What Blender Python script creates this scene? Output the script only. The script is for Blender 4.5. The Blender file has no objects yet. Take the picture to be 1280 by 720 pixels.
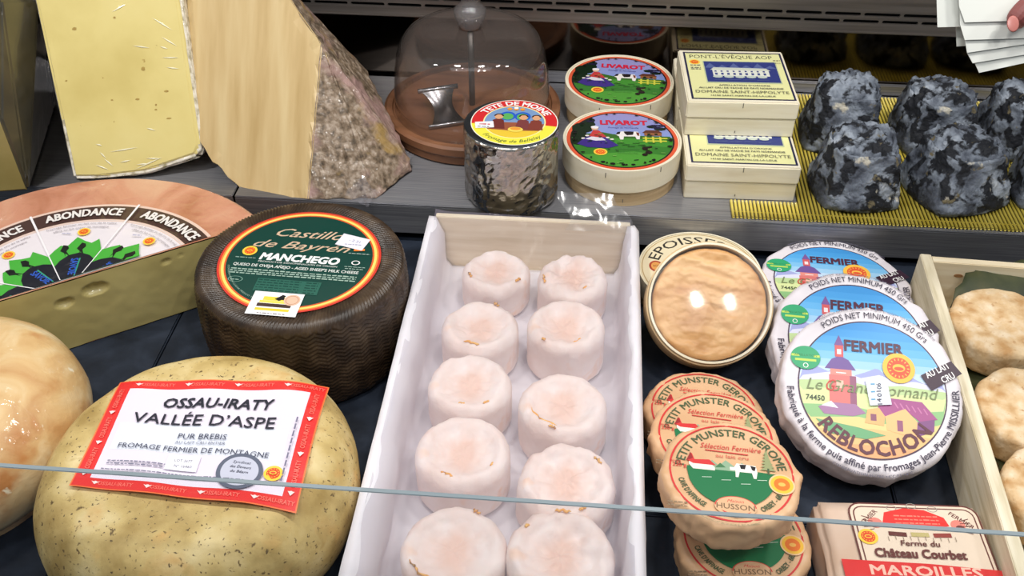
import bpy, bmesh, math, random
from mathutils import Vector, Matrix, noise
R = math.radians
SC = bpy.context.scene
C = SC.collection
random.seed(7)

# ---------------------------------------------------------------- camera
PITCH, YAW, FPX = R(40), R(4.8), 1250.0
CAM = Vector((.715*math.sin(YAW), -.715*math.cos(YAW), .6))
FW = Vector((-math.sin(YAW)*math.cos(PITCH), math.cos(YAW)*math.cos(PITCH), -math.sin(PITCH)))
RT = Vector((math.cos(YAW), math.sin(YAW), 0))
UP = RT.cross(FW)
cd = bpy.data.cameras.new('camera'); cam = bpy.data.objects.new('camera', cd); C.objects.link(cam)
cd.sensor_width = 36; cd.lens = 36*FPX/1280; cd.clip_start = .01; cd.clip_end = 50
cam.matrix_world = Matrix.Translation(CAM) @ Matrix((RT, UP, -FW)).transposed().to_4x4()
SC.camera = cam

# ---------------------------------------------------------------- world, lamps, exposure
W = bpy.data.worlds.new('world'); SC.world = W; W.use_nodes = True
W.node_tree.nodes['Background'].inputs[0].default_value = (.86, .93, 1, 1)
W.node_tree.nodes['Background'].inputs[1].default_value = .27
def lamp(x, y, z, sx, sy, power, col=(1, .97, .93), tgt=None):
    l = bpy.data.lights.new('overhead_light', 'AREA'); l.shape = 'RECTANGLE'; l.size = sx; l.size_y = sy
    l.energy = power; l.color = col
    o = bpy.data.objects.new('overhead_light', l); C.objects.link(o); o.location = (x, y, z)
    if tgt: o.rotation_euler = (Vector(tgt)-Vector((x, y, z))).to_track_quat('-Z', 'Y').to_euler()
    return o
for lx in (-.72, -.24, .14, .52, .9):
    lamp(lx, -.10, .86, .10, .05, 2.0, tgt=(lx, -.12, 0))
lamp(.1, -1.1, 1.9, 2.2, .6, 6, col=(.9, .95, 1), tgt=(.0, -.1, 0))  # wide room fill above and behind the camera, outside the case
for lx in (-.45, .33, .54): lamp(lx, -.76, 1.3, .028, .07, 2.2, tgt=(lx-.2, -.1, 0))  # small ceiling spots beyond the case
SC.view_settings.view_transform = 'Standard'; SC.view_settings.look = 'None'
SC.view_settings.gamma = 1; SC.view_settings.use_curve_mapping = False
SC.view_settings.exposure = .0

# ---------------------------------------------------------------- helpers
def ray(px, py): return FW + RT*((px-640)/FPX) + UP*((360-py)/FPX)
def at(px, py, z):
    d = ray(px, py); return CAM + d*((z-CAM.z)/d.z)
def onplane(px, py, P0, n):
    d = ray(px, py); return CAM + d*((Vector(P0)-CAM).dot(n)/d.dot(n))

def link(name, me, parent=None):
    o = bpy.data.objects.new(name, me); C.objects.link(o)
    if parent: o.parent = parent
    return o
def obj(name, verts, faces, mat=None, parent=None, smooth=False, loc=None, mats=None, fm=None):
    me = bpy.data.meshes.new(name); me.from_pydata([tuple(v) for v in verts], [], faces); me.validate(); me.update()
    if mats:
        for m in mats: me.materials.append(m)
    elif mat: me.materials.append(mat)
    if smooth: me.polygons.foreach_set('use_smooth', [True]*len(me.polygons))
    if fm: me.polygons.foreach_set('material_index', fm)
    o = link(name, me, parent)
    if loc is not None: o.location = loc
    return o
def from_bm(name, bm, mat=None, parent=None, smooth=False, loc=None):
    me = bpy.data.meshes.new(name); bm.normal_update(); bm.to_mesh(me); bm.free()
    if mat: me.materials.append(mat)
    if smooth: me.polygons.foreach_set('use_smooth', [True]*len(me.polygons))
    o = link(name, me, parent)
    if loc is not None: o.location = loc
    return o
def thing(name, label, cat, loc=(0, 0, 0), rot=(0, 0, 0), group=None):
    o = bpy.data.objects.new(name, None); C.objects.link(o); o.empty_display_size = .01
    o.location = loc; o.rotation_euler = rot; tag(o, label, cat, group); return o
def tag(o, label, cat, group=None):
    o['label'] = label; o['category'] = cat
    if group: o['group'] = group
    return o
def structure(o, label=None, cat=None):
    o['kind'] = 'structure'
    if label: o['label'] = label
    if cat: o['category'] = cat
    return o
def bbox(name, x0, x1, y0, y1, z0, z1, mat, parent=None, bev=.0008, seg=2):
    bm = bmesh.new(); bmesh.ops.create_cube(bm, size=1)
    for v in bm.verts:
        v.co = ((x0+x1)/2+v.co.x*(x1-x0), (y0+y1)/2+v.co.y*(y1-y0), (z0+z1)/2+v.co.z*(z1-z0))
    if bev: bmesh.ops.bevel(bm, geom=bm.edges[:], offset=bev, segments=seg, affect='EDGES')
    return from_bm(name, bm, mat, parent)
def lathe(prof, seg=64, fn=None, z0=0):
    V, F = [], []
    for i, (r, z) in enumerate(prof):
        for j in range(seg):
            a = 2*math.pi*j/seg
            rr, zz = (r, z) if fn is None else fn(r, z, a)
            V.append((rr*math.cos(a), rr*math.sin(a), zz+z0))
    for i in range(len(prof)-1):
        for j in range(seg):
            k = (j+1) % seg
            F.append((i*seg+j, i*seg+k, (i+1)*seg+k, (i+1)*seg+j))
    F.append(tuple(range(seg))[::-1]); n = (len(prof)-1)*seg
    F.append(tuple(range(n, n+seg)))
    return V, F
def nz(x, y, z, s=1, oct=3): return noise.fractal(Vector((x*s, y*s, z*s)), .8, 2.0, oct, noise_basis='PERLIN_ORIGINAL')
def rounded(rad, h, b, rows=6, arc=5, core=6, bb=None):
    """profile of a cylinder with rounded edges, from the bottom centre to the top centre"""
    bb = b if bb is None else bb
    p = [(rad*.02, 0)]
    p += [(rad*.9*k/core, 0) for k in range(1, core) if rad*.9*k/core < rad-bb]
    p += [(rad-bb+bb*math.sin(t), bb-bb*math.cos(t)) for t in [math.pi/2*k/arc for k in range(arc+1)]]
    p += [(rad, bb+(h-b-bb)*k/rows) for k in range(1, rows)]
    p += [(rad-b+b*math.cos(t), h-b+b*math.sin(t)) for t in [math.pi/2*k/arc for k in range(arc+1)]]
    p += [((rad-b)*(1-k/core), h) for k in range(1, core)] + [(rad*.02, h)]
    return p
def tube(pts, r, seg=8):
    V, F = [], []; n = len(pts); pts = [Vector(p) for p in pts]
    for i, p in enumerate(pts):
        d = (pts[min(i+1, n-1)]-pts[max(i-1, 0)]).normalized()
        a = d.orthogonal().normalized(); b = d.cross(a)
        rr = r[i] if isinstance(r, (list, tuple)) else r
        for j in range(seg):
            t = 2*math.pi*j/seg; V.append(p+a*(rr*math.cos(t))+b*(rr*math.sin(t)))
    for i in range(n-1):
        for j in range(seg):
            k = (j+1) % seg; F.append((i*seg+j, i*seg+k, (i+1)*seg+k, (i+1)*seg+j))
    F.append(tuple(range(seg))[::-1]); F.append(tuple(range((n-1)*seg, n*seg)))
    return V, F

# ---------------------------------------------------------------- materials
def mat(name, cols, scale=40, rough=.5, detail=6, bump=0, bscale=None, metal=0, coat=0, coatrough=.08, coatbump=0,
        stretch=(1, 1, 1), spots=None, sss=0, aniso=0, dist=0, spec=None, bdist=.001, sheen=0, spotdetail=3):
    """procedural Principled material: colour ramp over noise, optional spots [(scale, lo, hi, colour)], bump, clear film coat"""
    m = bpy.data.materials.new(name); m.use_nodes = True; N = m.node_tree; L = N.links
    b = N.nodes['Principled BSDF']
    tc = N.nodes.new('ShaderNodeTexCoord'); mp = N.nodes.new('ShaderNodeMapping'); mp.inputs['Scale'].default_value = stretch
    L.new(tc.outputs['Object'], mp.inputs[0])
    def noi(s, d=detail, di=dist):
        n = N.nodes.new('ShaderNodeTexNoise'); n.inputs['Scale'].default_value = s; n.inputs['Detail'].default_value = d
        n.inputs['Distortion'].default_value = di; L.new(mp.outputs[0], n.inputs['Vector']); return n
    if len(cols) == 1 and not spots: b.inputs['Base Color'].default_value = (*cols[0], 1)
    else:
        n = noi(scale); r = N.nodes.new('ShaderNodeValToRGB'); L.new(n.outputs['Fac'], r.inputs[0])
        e = r.color_ramp.elements; k = len(cols)
        e[0].position = .32; e[1].position = .68; e[0].color = (*cols[0], 1); e[1].color = (*cols[-1], 1)
        for i in range(1, k-1): x = e.new(.32+.36*i/(k-1)); x.color = (*cols[i], 1)
        out = r.outputs[0]
        for (s, lo, hi, c) in (spots or []):
            n2 = noi(s, spotdetail, .3); mr = N.nodes.new('ShaderNodeMapRange'); mr.inputs[1].default_value = lo; mr.inputs[2].default_value = hi
            L.new(n2.outputs['Fac'], mr.inputs[0]); mx = N.nodes.new('ShaderNodeMixRGB'); L.new(mr.outputs[0], mx.inputs[0])
            L.new(out, mx.inputs[1]); mx.inputs[2].default_value = (*c, 1); out = mx.outputs[0]
        L.new(out, b.inputs['Base Color'])
    b.inputs['Roughness'].default_value = rough; b.inputs['Metallic'].default_value = metal
    if spec is not None: b.inputs['Specular IOR Level'].default_value = spec
    if sss:
        b.inputs['Subsurface Weight'].default_value = sss; b.inputs['Subsurface Scale'].default_value = .006
        b.inputs['Subsurface Radius'].default_value = (1, .6, .4)
    if aniso: b.inputs['Anisotropic'].default_value = aniso
    if bump:
        n = noi(bscale or scale); bp = N.nodes.new('ShaderNodeBump'); bp.inputs['Strength'].default_value = bump
        bp.inputs['Distance'].default_value = bdist
        L.new(n.outputs['Fac'], bp.inputs['Height']); L.new(bp.outputs[0], b.inputs['Normal'])
    if coat:
        b.inputs['Coat Weight'].default_value = coat; b.inputs['Coat Roughness'].default_value = coatrough
        if coatbump:
            n = N.nodes.new('ShaderNodeTexNoise'); n.inputs['Scale'].default_value = coatbump; n.inputs['Detail'].default_value = 2
            n.inputs['Distortion'].default_value = 1.2; L.new(tc.outputs['Object'], n.inputs['Vector'])
            bp = N.nodes.new('ShaderNodeBump'); bp.inputs['Strength'].default_value = .8; bp.inputs['Distance'].default_value = .002
            L.new(n.outputs['Fac'], bp.inputs['Height']); L.new(bp.outputs[0], b.inputs['Coat Normal'])
    return m
def clear(name, tint=(1, 1, 1), haze=0., hazecol=(.9, .9, .95), gloss=.06, rough=.03, bump=0, bscale=60, ior=1.45, stretch=(1, 1, 1)):
    """thin clear sheet: transparent + facing-dependent gloss + a little milky scatter"""
    m = bpy.data.materials.new(name); m.use_nodes = True; N = m.node_tree; L = N.links; N.nodes.clear()
    o = N.nodes.new('ShaderNodeOutputMaterial'); t = N.nodes.new('ShaderNodeBsdfTransparent'); t.inputs[0].default_value = (*tint, 1)
    g = N.nodes.new('ShaderNodeBsdfGlossy'); g.inputs['Roughness'].default_value = rough
    d = N.nodes.new('ShaderNodeBsdfDiffuse'); d.inputs[0].default_value = (*hazecol, 1)
    m1 = N.nodes.new('ShaderNodeMixShader'); m1.inputs[0].default_value = haze; L.new(t.outputs[0], m1.inputs[1]); L.new(d.outputs[0], m1.inputs[2])
    fr = N.nodes.new('ShaderNodeFresnel'); ge = N.nodes.new('ShaderNodeNewGeometry'); mr = N.nodes.new('ShaderNodeMapRange')
    mr.inputs[3].default_value = ior; mr.inputs[4].default_value = 1/ior      # same reflectance from both faces of the thin sheet
    L.new(ge.outputs['Backfacing'], mr.inputs[0]); L.new(mr.outputs[0], fr.inputs[0])
    m2 = N.nodes.new('ShaderNodeMixShader'); L.new(fr.outputs[0], m2.inputs[0]); L.new(m1.outputs[0], m2.inputs[1]); L.new(g.outputs[0], m2.inputs[2])
    L.new(m2.outputs[0], o.inputs[0])
    if bump:
        tc = N.nodes.new('ShaderNodeTexCoord'); mp = N.nodes.new('ShaderNodeMapping'); mp.inputs['Scale'].default_value = stretch
        n = N.nodes.new('ShaderNodeTexNoise'); n.inputs['Scale'].default_value = bscale; n.inputs['Detail'].default_value = 3
        n.inputs['Distortion'].default_value = 1
        b = N.nodes.new('ShaderNodeBump'); b.inputs['Strength'].default_value = bump; b.inputs['Distance'].default_value = .002
        L.new(tc.outputs['Object'], mp.inputs[0]); L.new(mp.outputs[0], n.inputs['Vector']); L.new(n.outputs['Fac'], b.inputs['Height'])
        L.new(b.outputs[0], g.inputs['Normal']); L.new(b.outputs[0], fr.inputs['Normal'])
    return m
def printmat(name, rough=.45, coat=0, bump=.15, bscale=300, coatbump=0):
    m = mat(name, [(1, 1, 1)], rough=rough, bump=bump, bscale=bscale, coat=coat, coatbump=coatbump, bdist=.0003)
    N = m.node_tree; a = N.nodes.new('ShaderNodeAttribute'); a.attribute_name = 'ink'
    N.links.new(a.outputs['Color'], N.nodes['Principled BSDF'].inputs['Base Color']); return m
def s(r, g, b):
    f = lambda c: (c/255/12.92 if c/255 <= .04045 else ((c/255+.055)/1.055)**2.4)
    return (f(r), f(g), f(b))

M = {}
M['steel'] = mat('brushed_steel', [s(138, 138, 143), s(170, 170, 174)], scale=16, rough=.38, metal=1, bump=.12, bscale=14, stretch=(1, 60, 60), bdist=.0004, aniso=.88)
def brushed(m):
    N = m.node_tree; c = N.nodes.new('ShaderNodeCombineXYZ')
    for i, v in enumerate((0, .707, .707)): c.inputs[i].default_value = v
    N.links.new(c.outputs[0], N.nodes['Principled BSDF'].inputs['Tangent'])
brushed(M['steel'])
M['mirror'] = mat('polished_steel_backing', [s(84, 77, 70), s(100, 92, 84)], scale=9, rough=.09, metal=1, bump=.05, bscale=20)
M['rail'] = mat('ventilation_steel', [s(128, 120, 114), s(158, 150, 144)], scale=6, rough=.42, metal=.7, bump=.1, bscale=14, stretch=(1, 30, 30))
M['black'] = mat('joint_and_shade_black', [(.006, .006, .007)], rough=.9)  # black for the tile joints, and for shade painted in slots and recess
M['slate'] = mat('slate', [s(18, 23, 32), s(30, 37, 49), s(44, 52, 66)], scale=26, rough=.6, spec=.25, bump=.5, bscale=60, detail=8, dist=.4)
M['shelf_dark'] = mat('shelf_paint', [s(150, 150, 150)], rough=.6)
M['wood_pale'] = mat('pale_poplar_wood', [s(218, 200, 164), s(230, 214, 182), s(238, 226, 198)], scale=12, rough=.62, bump=.15, stretch=(1, 10, 10))
M['wood_y'] = mat('pale_crate_wood', [s(200, 186, 152), s(222, 210, 182), s(232, 222, 198)], scale=20, rough=.62, bump=.15, stretch=(10, .8, 10))
M['veneer'] = mat('thin_wood_veneer', [s(222, 210, 180), s(234, 225, 200), s(238, 230, 210)], scale=10, rough=.6, bump=.05, stretch=(1, 1, 9))
M['veneer_tan'] = mat('thin_tan_veneer', [s(186, 156, 114), s(214, 188, 146)], scale=18, rough=.6, bump=.1, stretch=(1, 1, 14))
M['board'] = mat('reddish_beech', [s(112, 74, 48), s(130, 86, 58), s(142, 98, 68)], scale=9, rough=.5, bump=.05, stretch=(1, 5, 3), dist=.6)
M['paper'] = mat('white_liner_paper', [s(226, 218, 222), s(238, 232, 236)], scale=18, rough=.6, bump=.5, bscale=26, sss=.15, bdist=.003)
M['sheet'] = mat('white_card', [s(186, 188, 182), s(202, 204, 198)], scale=5, rough=.6)
M['tan_paper'] = mat('tan_waxed_paper', [s(208, 164, 122), s(222, 182, 142)], scale=20, rough=.42, bump=.55, bscale=45, bdist=.0016)
M['white_paper'] = mat('white_waxed_paper', [s(218, 210, 216), s(236, 230, 234)], scale=20, rough=.42, bump=.6, bscale=40, bdist=.0016)
M['manchego'] = mat('dark_pressed_rind', [s(38, 28, 20), s(56, 42, 30), s(80, 64, 48)], scale=60, rough=.36, bump=.4, bscale=220, bdist=.0006)
M['ossau'] = mat('golden_mottled_rind', [s(164, 136, 76), s(200, 174, 112), s(222, 202, 150)], scale=30, rough=.62, bump=1, bscale=110,
                 spots=[(34, .56, .74, s(204, 160, 92)), (70, .60, .74, s(186, 158, 96)), (210, .64, .70, s(110, 88, 50)), (420, .65, .7, s(84, 66, 40))], bdist=.0008)
M['leftwheel'] = mat('film_wrapped_pale_rind', [s(196, 148, 94), s(216, 180, 126), s(230, 208, 166)], scale=20, rough=.5, bump=.6, bscale=90, coat=.4, coatbump=60,
                     spots=[(22, .55, .68, s(188, 126, 70)), (26, .62, .70, s(228, 210, 176)), (90, .68, .74, s(240, 228, 200))], dist=1.2, spotdetail=8)
M['abond_rind'] = mat('orange_pink_rind', [s(176, 112, 80), s(204, 142, 114), s(214, 168, 136)], scale=18, rough=.4, bump=.2, bscale=80, coat=.9, coatbump=60, dist=.6)
M['abond_paste'] = mat('ivory_olive_paste', [s(182, 166, 104), s(196, 182, 120)], scale=14, rough=.45, bump=.1, bscale=60, coat=.7, coatbump=18)
M['comte_paste'] = mat('pale_yellow_paste', [s(204, 184, 108), s(218, 200, 126), s(224, 208, 138)], scale=10, rough=.4, bump=.15, bscale=40, coat=.6, coatbump=22,
                       spots=[(90, .715, .76, s(160, 128, 50))])
M['comte_rind'] = mat('flaky_white_rind', [s(150, 138, 100), s(214, 206, 186), s(236, 230, 216)], scale=140, rough=.5, bump=.8, bscale=180, coat=.5, coatbump=90)
M['tomme_paste'] = mat('straw_yellow_grained_paste', [s(188, 158, 104), s(204, 176, 124), s(214, 190, 140)], scale=7, rough=.42, bump=.08, coat=.5, coatbump=20, stretch=(9, 1.5, .6))
M['tomme_rind'] = mat('crusty_grey_brown_rind', [s(80, 66, 50), s(134, 114, 92), s(176, 158, 140)], scale=170, rough=.6, bump=1, bscale=160, coat=.6, coatbump=120, detail=8,
                      spots=[(24, .5, .64, s(168, 136, 128)), (30, .6, .7, s(158, 128, 74))], bdist=.0015)
M['dark_wedge'] = mat('dark_film_wrapped_side', [s(44, 42, 34), s(84, 76, 50)], scale=14, rough=.3, coat=1, coatbump=16)
M['goat'] = mat('soft_pinkish_white_rind', [s(236, 212, 200), s(242, 226, 218), s(248, 238, 234)], scale=26, rough=.6, bump=.9, bscale=130, sss=.1, bdist=.001,
                spots=[(30, .60, .70, s(246, 206, 176))])
def radial(m, r0, r1, col):
    N = m.node_tree; L = N.links; b = N.nodes['Principled BSDF']; src = b.inputs['Base Color'].links[0].from_socket
    tc = N.nodes.new('ShaderNodeTexCoord'); mp = N.nodes.new('ShaderNodeMapping'); mp.inputs['Scale'].default_value = (1, 1, 0)
    ns = N.nodes.new('ShaderNodeTexNoise'); ns.inputs['Scale'].default_value = 60; ln = N.nodes.new('ShaderNodeVectorMath'); ln.operation = 'LENGTH'
    L.new(tc.outputs['Object'], mp.inputs[0]); L.new(mp.outputs[0], ln.inputs[0]); L.new(tc.outputs['Object'], ns.inputs['Vector'])
    ad = N.nodes.new('ShaderNodeMath'); ad.operation = 'MULTIPLY_ADD'; ad.inputs[1].default_value = .022; L.new(ns.outputs['Fac'], ad.inputs[0]); L.new(ln.outputs['Value'], ad.inputs[2])
    mr = N.nodes.new('ShaderNodeMapRange'); mr.inputs[1].default_value = r0+.011; mr.inputs[2].default_value = r1+.011; mr.inputs[3].default_value = .6; mr.inputs[4].default_value = 0
    L.new(ad.outputs[0], mr.inputs[0]); mx = N.nodes.new('ShaderNodeMixRGB'); L.new(mr.outputs[0], mx.inputs[0]); L.new(src, mx.inputs[1]); mx.inputs[2].default_value = (*col, 1)
    L.new(mx.outputs[0], b.inputs['Base Color'])
radial(M['goat'], .008, .022, s(232, 184, 156))
M['orange_mark'] = mat('orange_crease', [s(240, 164, 50), s(250, 196, 96)], scale=200, rough=.5, bump=.3)
M['ash'] = mat('ash_coated_rind', [s(30, 33, 40), s(84, 90, 102), s(122, 130, 142), s(150, 158, 170), s(186, 192, 200)], scale=30, rough=.75, bump=1, bscale=190, detail=14, dist=.3, bdist=.0025,
               spots=[(60, .49, .56, s(20, 23, 31)), (38, .655, .69, s(206, 200, 184)), (90, .64, .70, s(112, 102, 76))], spotdetail=10)
M['farm'] = mat('pale_tan_floury_rind', [s(190, 146, 94), s(216, 184, 140), s(232, 212, 182)], scale=70, rough=.75, bump=1, bscale=150, detail=10, bdist=.0016, spots=[(30, .52, .66, s(222, 196, 156)), (190, .62, .72, s(184, 142, 96))], spotdetail=6)
M['leaf'] = mat('dark_dried_leaf', [s(34, 40, 26), s(60, 66, 40), s(82, 80, 50)], scale=30, rough=.55, bump=.5, bscale=80)
M['epoisse'] = mat('washed_orange_rind', [s(196, 140, 82), s(218, 168, 108), s(228, 184, 128)], scale=34, rough=.42, bump=.7, bscale=90, stretch=(1, 1.5, 1), dist=.5)
M['foil'] = mat('crumpled_foil', [s(168, 164, 158), s(206, 204, 200)], scale=10, rough=.22, metal=1, bump=.5, bscale=38, detail=2, dist=.8, bdist=.003)
M['foil_top'] = mat('smooth_foil', [s(120, 128, 138), s(150, 156, 164)], scale=10, rough=.30, metal=1, bump=.3, bscale=30, bdist=.002)
M['metal'] = mat('scraper_steel', [s(176, 178, 184)], rough=.24, metal=1)
M['rod'] = mat('dull_rod_steel', [s(110, 108, 106)], rough=.35, metal=1)
M['mat'] = mat('yellow_plastic_straw', [s(206, 184, 66), s(226, 206, 96)], scale=40, rough=.4, coat=.2)
M['dome'] = clear('dome_acrylic', tint=(.93, .91, .90), haze=.03, hazecol=(.6, .55, .52), rough=.03, ior=1.5)
M['glass'] = clear('counter_glass', tint=(.985, .99, .99), rough=.01, ior=1.35)
M['glass_edge'] = mat('ground_glass_edge', [s(116, 130, 136), s(130, 142, 148)], scale=8, rough=.4)
M['film'] = clear('cling_film', haze=.03, rough=.08, bump=.6, bscale=60)
M['milky_film'] = clear('milky_film', haze=.17, hazecol=(.46, .40, .50), rough=.09, bump=.25, bscale=14, stretch=(1, .4, 1))
M['skin'] = mat('hand_skin', [s(104, 48, 46), s(124, 62, 58)], scale=14, rough=.5, sss=.1)
M['sleeve'] = mat('dark_sleeve', [s(34, 34, 40)], scale=14, rough=.8)
M['nail'] = mat('finger_nail', [s(170, 104, 96)], rough=.3)
M['print'] = printmat('printed_paper')
M['print_gloss'] = printmat('printed_film', rough=.25, bump=.05)
M['print_wrap'] = printmat('printed_wrapped_paper', rough=.4, coat=.7, coatbump=30)

# ---------------------------------------------------------------- flat print: coloured shapes and lettering laid in thin layers
_gc = {}
def glyphs(t, bold=0., shear=0.):
    k = (t, bold, shear)
    if k not in _gc:
        cu = bpy.data.curves.new('t', 'FONT'); cu.body = t; cu.size = 1; cu.offset = bold; cu.shear = shear
        cu.resolution_u = 2; cu.align_x = 'LEFT'
        ob = bpy.data.objects.new('t', cu); me = bpy.data.meshes.new_from_object(ob)
        V = [(v.co.x, v.co.y) for v in me.vertices]; F = [tuple(p.vertices) for p in me.polygons]
        bpy.data.objects.remove(ob); bpy.data.meshes.remove(me); bpy.data.curves.remove(cu)
        if V:
            x0 = min(v[0] for v in V); x1 = max(v[0] for v in V)
            V = [(v[0]-(x0+x1)/2, v[1]) for v in V]; w = x1-x0
        else: w = 1
        _gc[k] = (V, F, w)
    return _gc[k]
class Print:
    """shapes in millimetres; step = layer height in mm"""
    def __init__(s_, step=.014): s_.V = []; s_.F = []; s_.K = []; s_.h = 0.; s_.step = step; s_.off = (0, 0); s_.sc = (1, 1)
    def _add(s_, V, F, col, up=True):
        if up: s_.h += s_.step
        n = len(s_.V); s_.V += [((x*s_.sc[0]+s_.off[0]), (y*s_.sc[1]+s_.off[1]), s_.h) for x, y in V]
        s_.F += [tuple(i+n for i in f) for f in F]; s_.K += [col]*len(F)
    def poly(s_, pts, col): s_._add(pts, [tuple(range(len(pts)))], col)
    def rect(s_, x0, y0, x1, y1, col, n=1):
        V = [(x0+(x1-x0)*i/n, y0+(y1-y0)*j/n) for j in range(n+1) for i in range(n+1)]
        s_._add(V, [(j*(n+1)+i, j*(n+1)+i+1, (j+1)*(n+1)+i+1, (j+1)*(n+1)+i) for j in range(n) for i in range(n)], col)
    def rot(s_, cx, cy, w, h, a, col):
        c, q = math.cos(a), math.sin(a)
        s_.poly([(cx+x*c-y*q, cy+x*q+y*c) for x, y in ((-w/2, -h/2), (w/2, -h/2), (w/2, h/2), (-w/2, h/2))], col)
    def disc(s_, cx, cy, rx, col, ry=None, n=48, rings=1):
        ry = ry or rx
        V = [(cx, cy)]; F = []
        for k in range(1, rings+1):
            V += [(cx+rx*k/rings*math.cos(2*math.pi*i/n), cy+ry*k/rings*math.sin(2*math.pi*i/n)) for i in range(n)]
        for i in range(n):
            j = (i+1) % n; F.append((0, 1+i, 1+j))
            for k in range(rings-1): F.append((1+k*n+i, 1+(k+1)*n+i, 1+(k+1)*n+j, 1+k*n+j))
        s_._add(V, F, col)
    def ring(s_, cx, cy, r0, r1, col, asp=1, n=72, a0=0, a1=360):
        full = a1-a0 >= 360; m = n if full else n+1
        V = [(cx+r*math.cos(R(a0+(a1-a0)*i/n)), cy+asp*r*math.sin(R(a0+(a1-a0)*i/n))) for r in (r0, r1) for i in range(m)]
        s_._add(V, [(i, (i+1) % m, m+(i+1) % m, m+i)[::-1] for i in range(n)], col)
    def chord(s_, r, y0, y1, col, cx=0, cy=0, asp=1, n=14):
        """band of a disc between the heights y0 and y1"""
        y0 = max(y0, -r*asp*.999); y1 = min(y1, r*asp*.999); L = []; Q = []
        for i in range(n+1):
            y = y0+(y1-y0)*i/n; x = math.sqrt(max(0, r*r-(y/asp)**2)); L.append((cx-x, cy+y)); Q.append((cx+x, cy+y))
        V = L+Q; s_._add(V, [(i, n+1+i, n+2+i, i+1) for i in range(n)], col)
    def under(s_, r, pts, col, cx=0, cy=0, low=-1e9, n=40):
        """area inside a disc and below a skyline given as [(x, y)]"""
        T, B = [], []
        for i in range(n+1):
            x = -r*.999+2*r*.999*i/n; c = math.sqrt(r*r-x*x); y = pts[0][1]
            for (xa, ya), (xb, yb) in zip(pts, pts[1:]):
                if xa <= x <= xb: y = ya+(yb-ya)*(x-xa)/(xb-xa)
            if x > pts[-1][0]: y = pts[-1][1]
            T.append((cx+x, cy+max(-c, min(c, y)))); B.append((cx+x, cy+max(-c, min(c, low))))
        s_._add(B+T, [(i, i+1, n+2+i, n+1+i) for i in range(n) if T[i][1]-B[i][1] > 1e-6 or T[i+1][1]-B[i+1][1] > 1e-6], col)
    def text(s_, t, x, y, h, col, w=None, bold=0., shear=0., rot=0):
        V, F, gw = glyphs(t, 0., shear); k = h/.7; kx = (w/gw) if w else k
        c, q = math.cos(rot), math.sin(rot); b = bold*.9
        for du, dv in (((b, b), (-b, b), (b, -b), (-b, -b)) if bold > 0 else ((0, 0),)):
            s_._add([(x+(u*kx+du*k)*c-(v+dv)*k*q, y+(u*kx+du*k)*q+(v+dv)*k*c) for u, v in V], F, col)
    def arc(s_, t, cx, cy, r, mid, span, h, col, inner=False, bold=0., shear=0., asp=1):
        """lettering round a circle; mid and span in degrees; inner = read along the bottom"""
        V, F, gw = glyphs(t, 0., shear); k = h/.7; b = bold*.9
        for du, dv in (((b, b), (-b, b), (b, -b), (-b, -b)) if bold > 0 else ((0, 0),)):
            out = []
            for u, v in V:
                aa = math.degrees(du*k/r); sg = 1 if inner else -1
                a = R(mid+sg*(u/gw*span+aa)); rr = r-sg*(v+dv)*k
                out.append((cx+rr*math.cos(a), cy+asp*rr*math.sin(a)))
            s_._add(out, F, col)
    def scribble(s_, x0, y, x1, h, col, seed=0):
        """a line of small print too small to read"""
        rn = random.Random(seed); x = x0; V, F = [], []
        while x < x1:
            w = rn.uniform(1.2, 3.4)*h; e = min(x+w, x1); n = len(V)
            V += [(x, y), (e, y), (e, y+h*rn.uniform(.6, 1)), (x, y+h*rn.uniform(.6, 1))]; F.append((n, n+1, n+2, n+3)); x = e+h*.6
        s_._add(V, F, col)
    def seal(s_, x, y, r, asp=1):
        Y, O = s(250, 206, 70), s(226, 74, 34)
        s_.disc(x, y, r, Y, r*asp, 28); s_.disc(x, y, r*.72, O, r*.72*asp, 24)
        for i in range(12):
            a = i*math.pi/6; s_.rot(x+math.cos(a)*r*.56, y+asp*math.sin(a)*r*.56, r*.07, r*.14, a, Y)
        s_.disc(x, y, r*.38, Y, r*.24*asp, 16); s_.disc(x, y, r*.28, O, r*.14*asp, 14)
    def build(s_, name, parent, fn=None, mat='print', loc=None, rot=None, clip=None):
        V = s_.V; F = s_.F; K = s_.K
        if clip:       # keep the side where clip(x, y) > 0; faces are fanned into triangles first
            nV, nF, nK = [], [], []
            from mathutils.geometry import tessellate_polygon
            for f, kc in zip(F, K):
                P = [V[i] for i in f]
                tr = [(0, 1, 2)] if len(P) == 3 else tessellate_polygon([[Vector((p[0], p[1], 0)) for p in P]])
                for t3 in tr:
                    poly = [P[i] for i in t3]; out = []
                    for i in range(3):
                        a, b = poly[i], poly[(i+1) % 3]; da, db = clip(a[0], a[1]), clip(b[0], b[1])
                        if da > 0: out.append(a)
                        if da*db < 0:
                            t = da/(da-db); out.append((a[0]+(b[0]-a[0])*t, a[1]+(b[1]-a[1])*t, a[2]))
                    if len(out) >= 3:
                        n = len(nV); nV += out; nF.append(tuple(range(n, n+len(out)))); nK.append(kc)
            V, F, K = nV, nF, nK
        fn = fn or (lambda x, y, h: (x*.001, y*.001, h*.001))
        me = bpy.data.meshes.new(name); me.from_pydata([fn(*v) for v in V], [], F)
        ca = me.color_attributes.new('ink', 'FLOAT_COLOR', 'CORNER'); buf = []
        for p in me.polygons: buf += [*K[p.index], 1.]*p.loop_total
        ca.data.foreach_set('color', buf)
        me.materials.append(M[mat]); o = link(name, me, parent)
        if loc is not None: o.location = loc
        if rot is not None: o.rotation_euler = rot
        return o

WH, BK = s(240, 238, 236), s(22, 20, 24)
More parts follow.
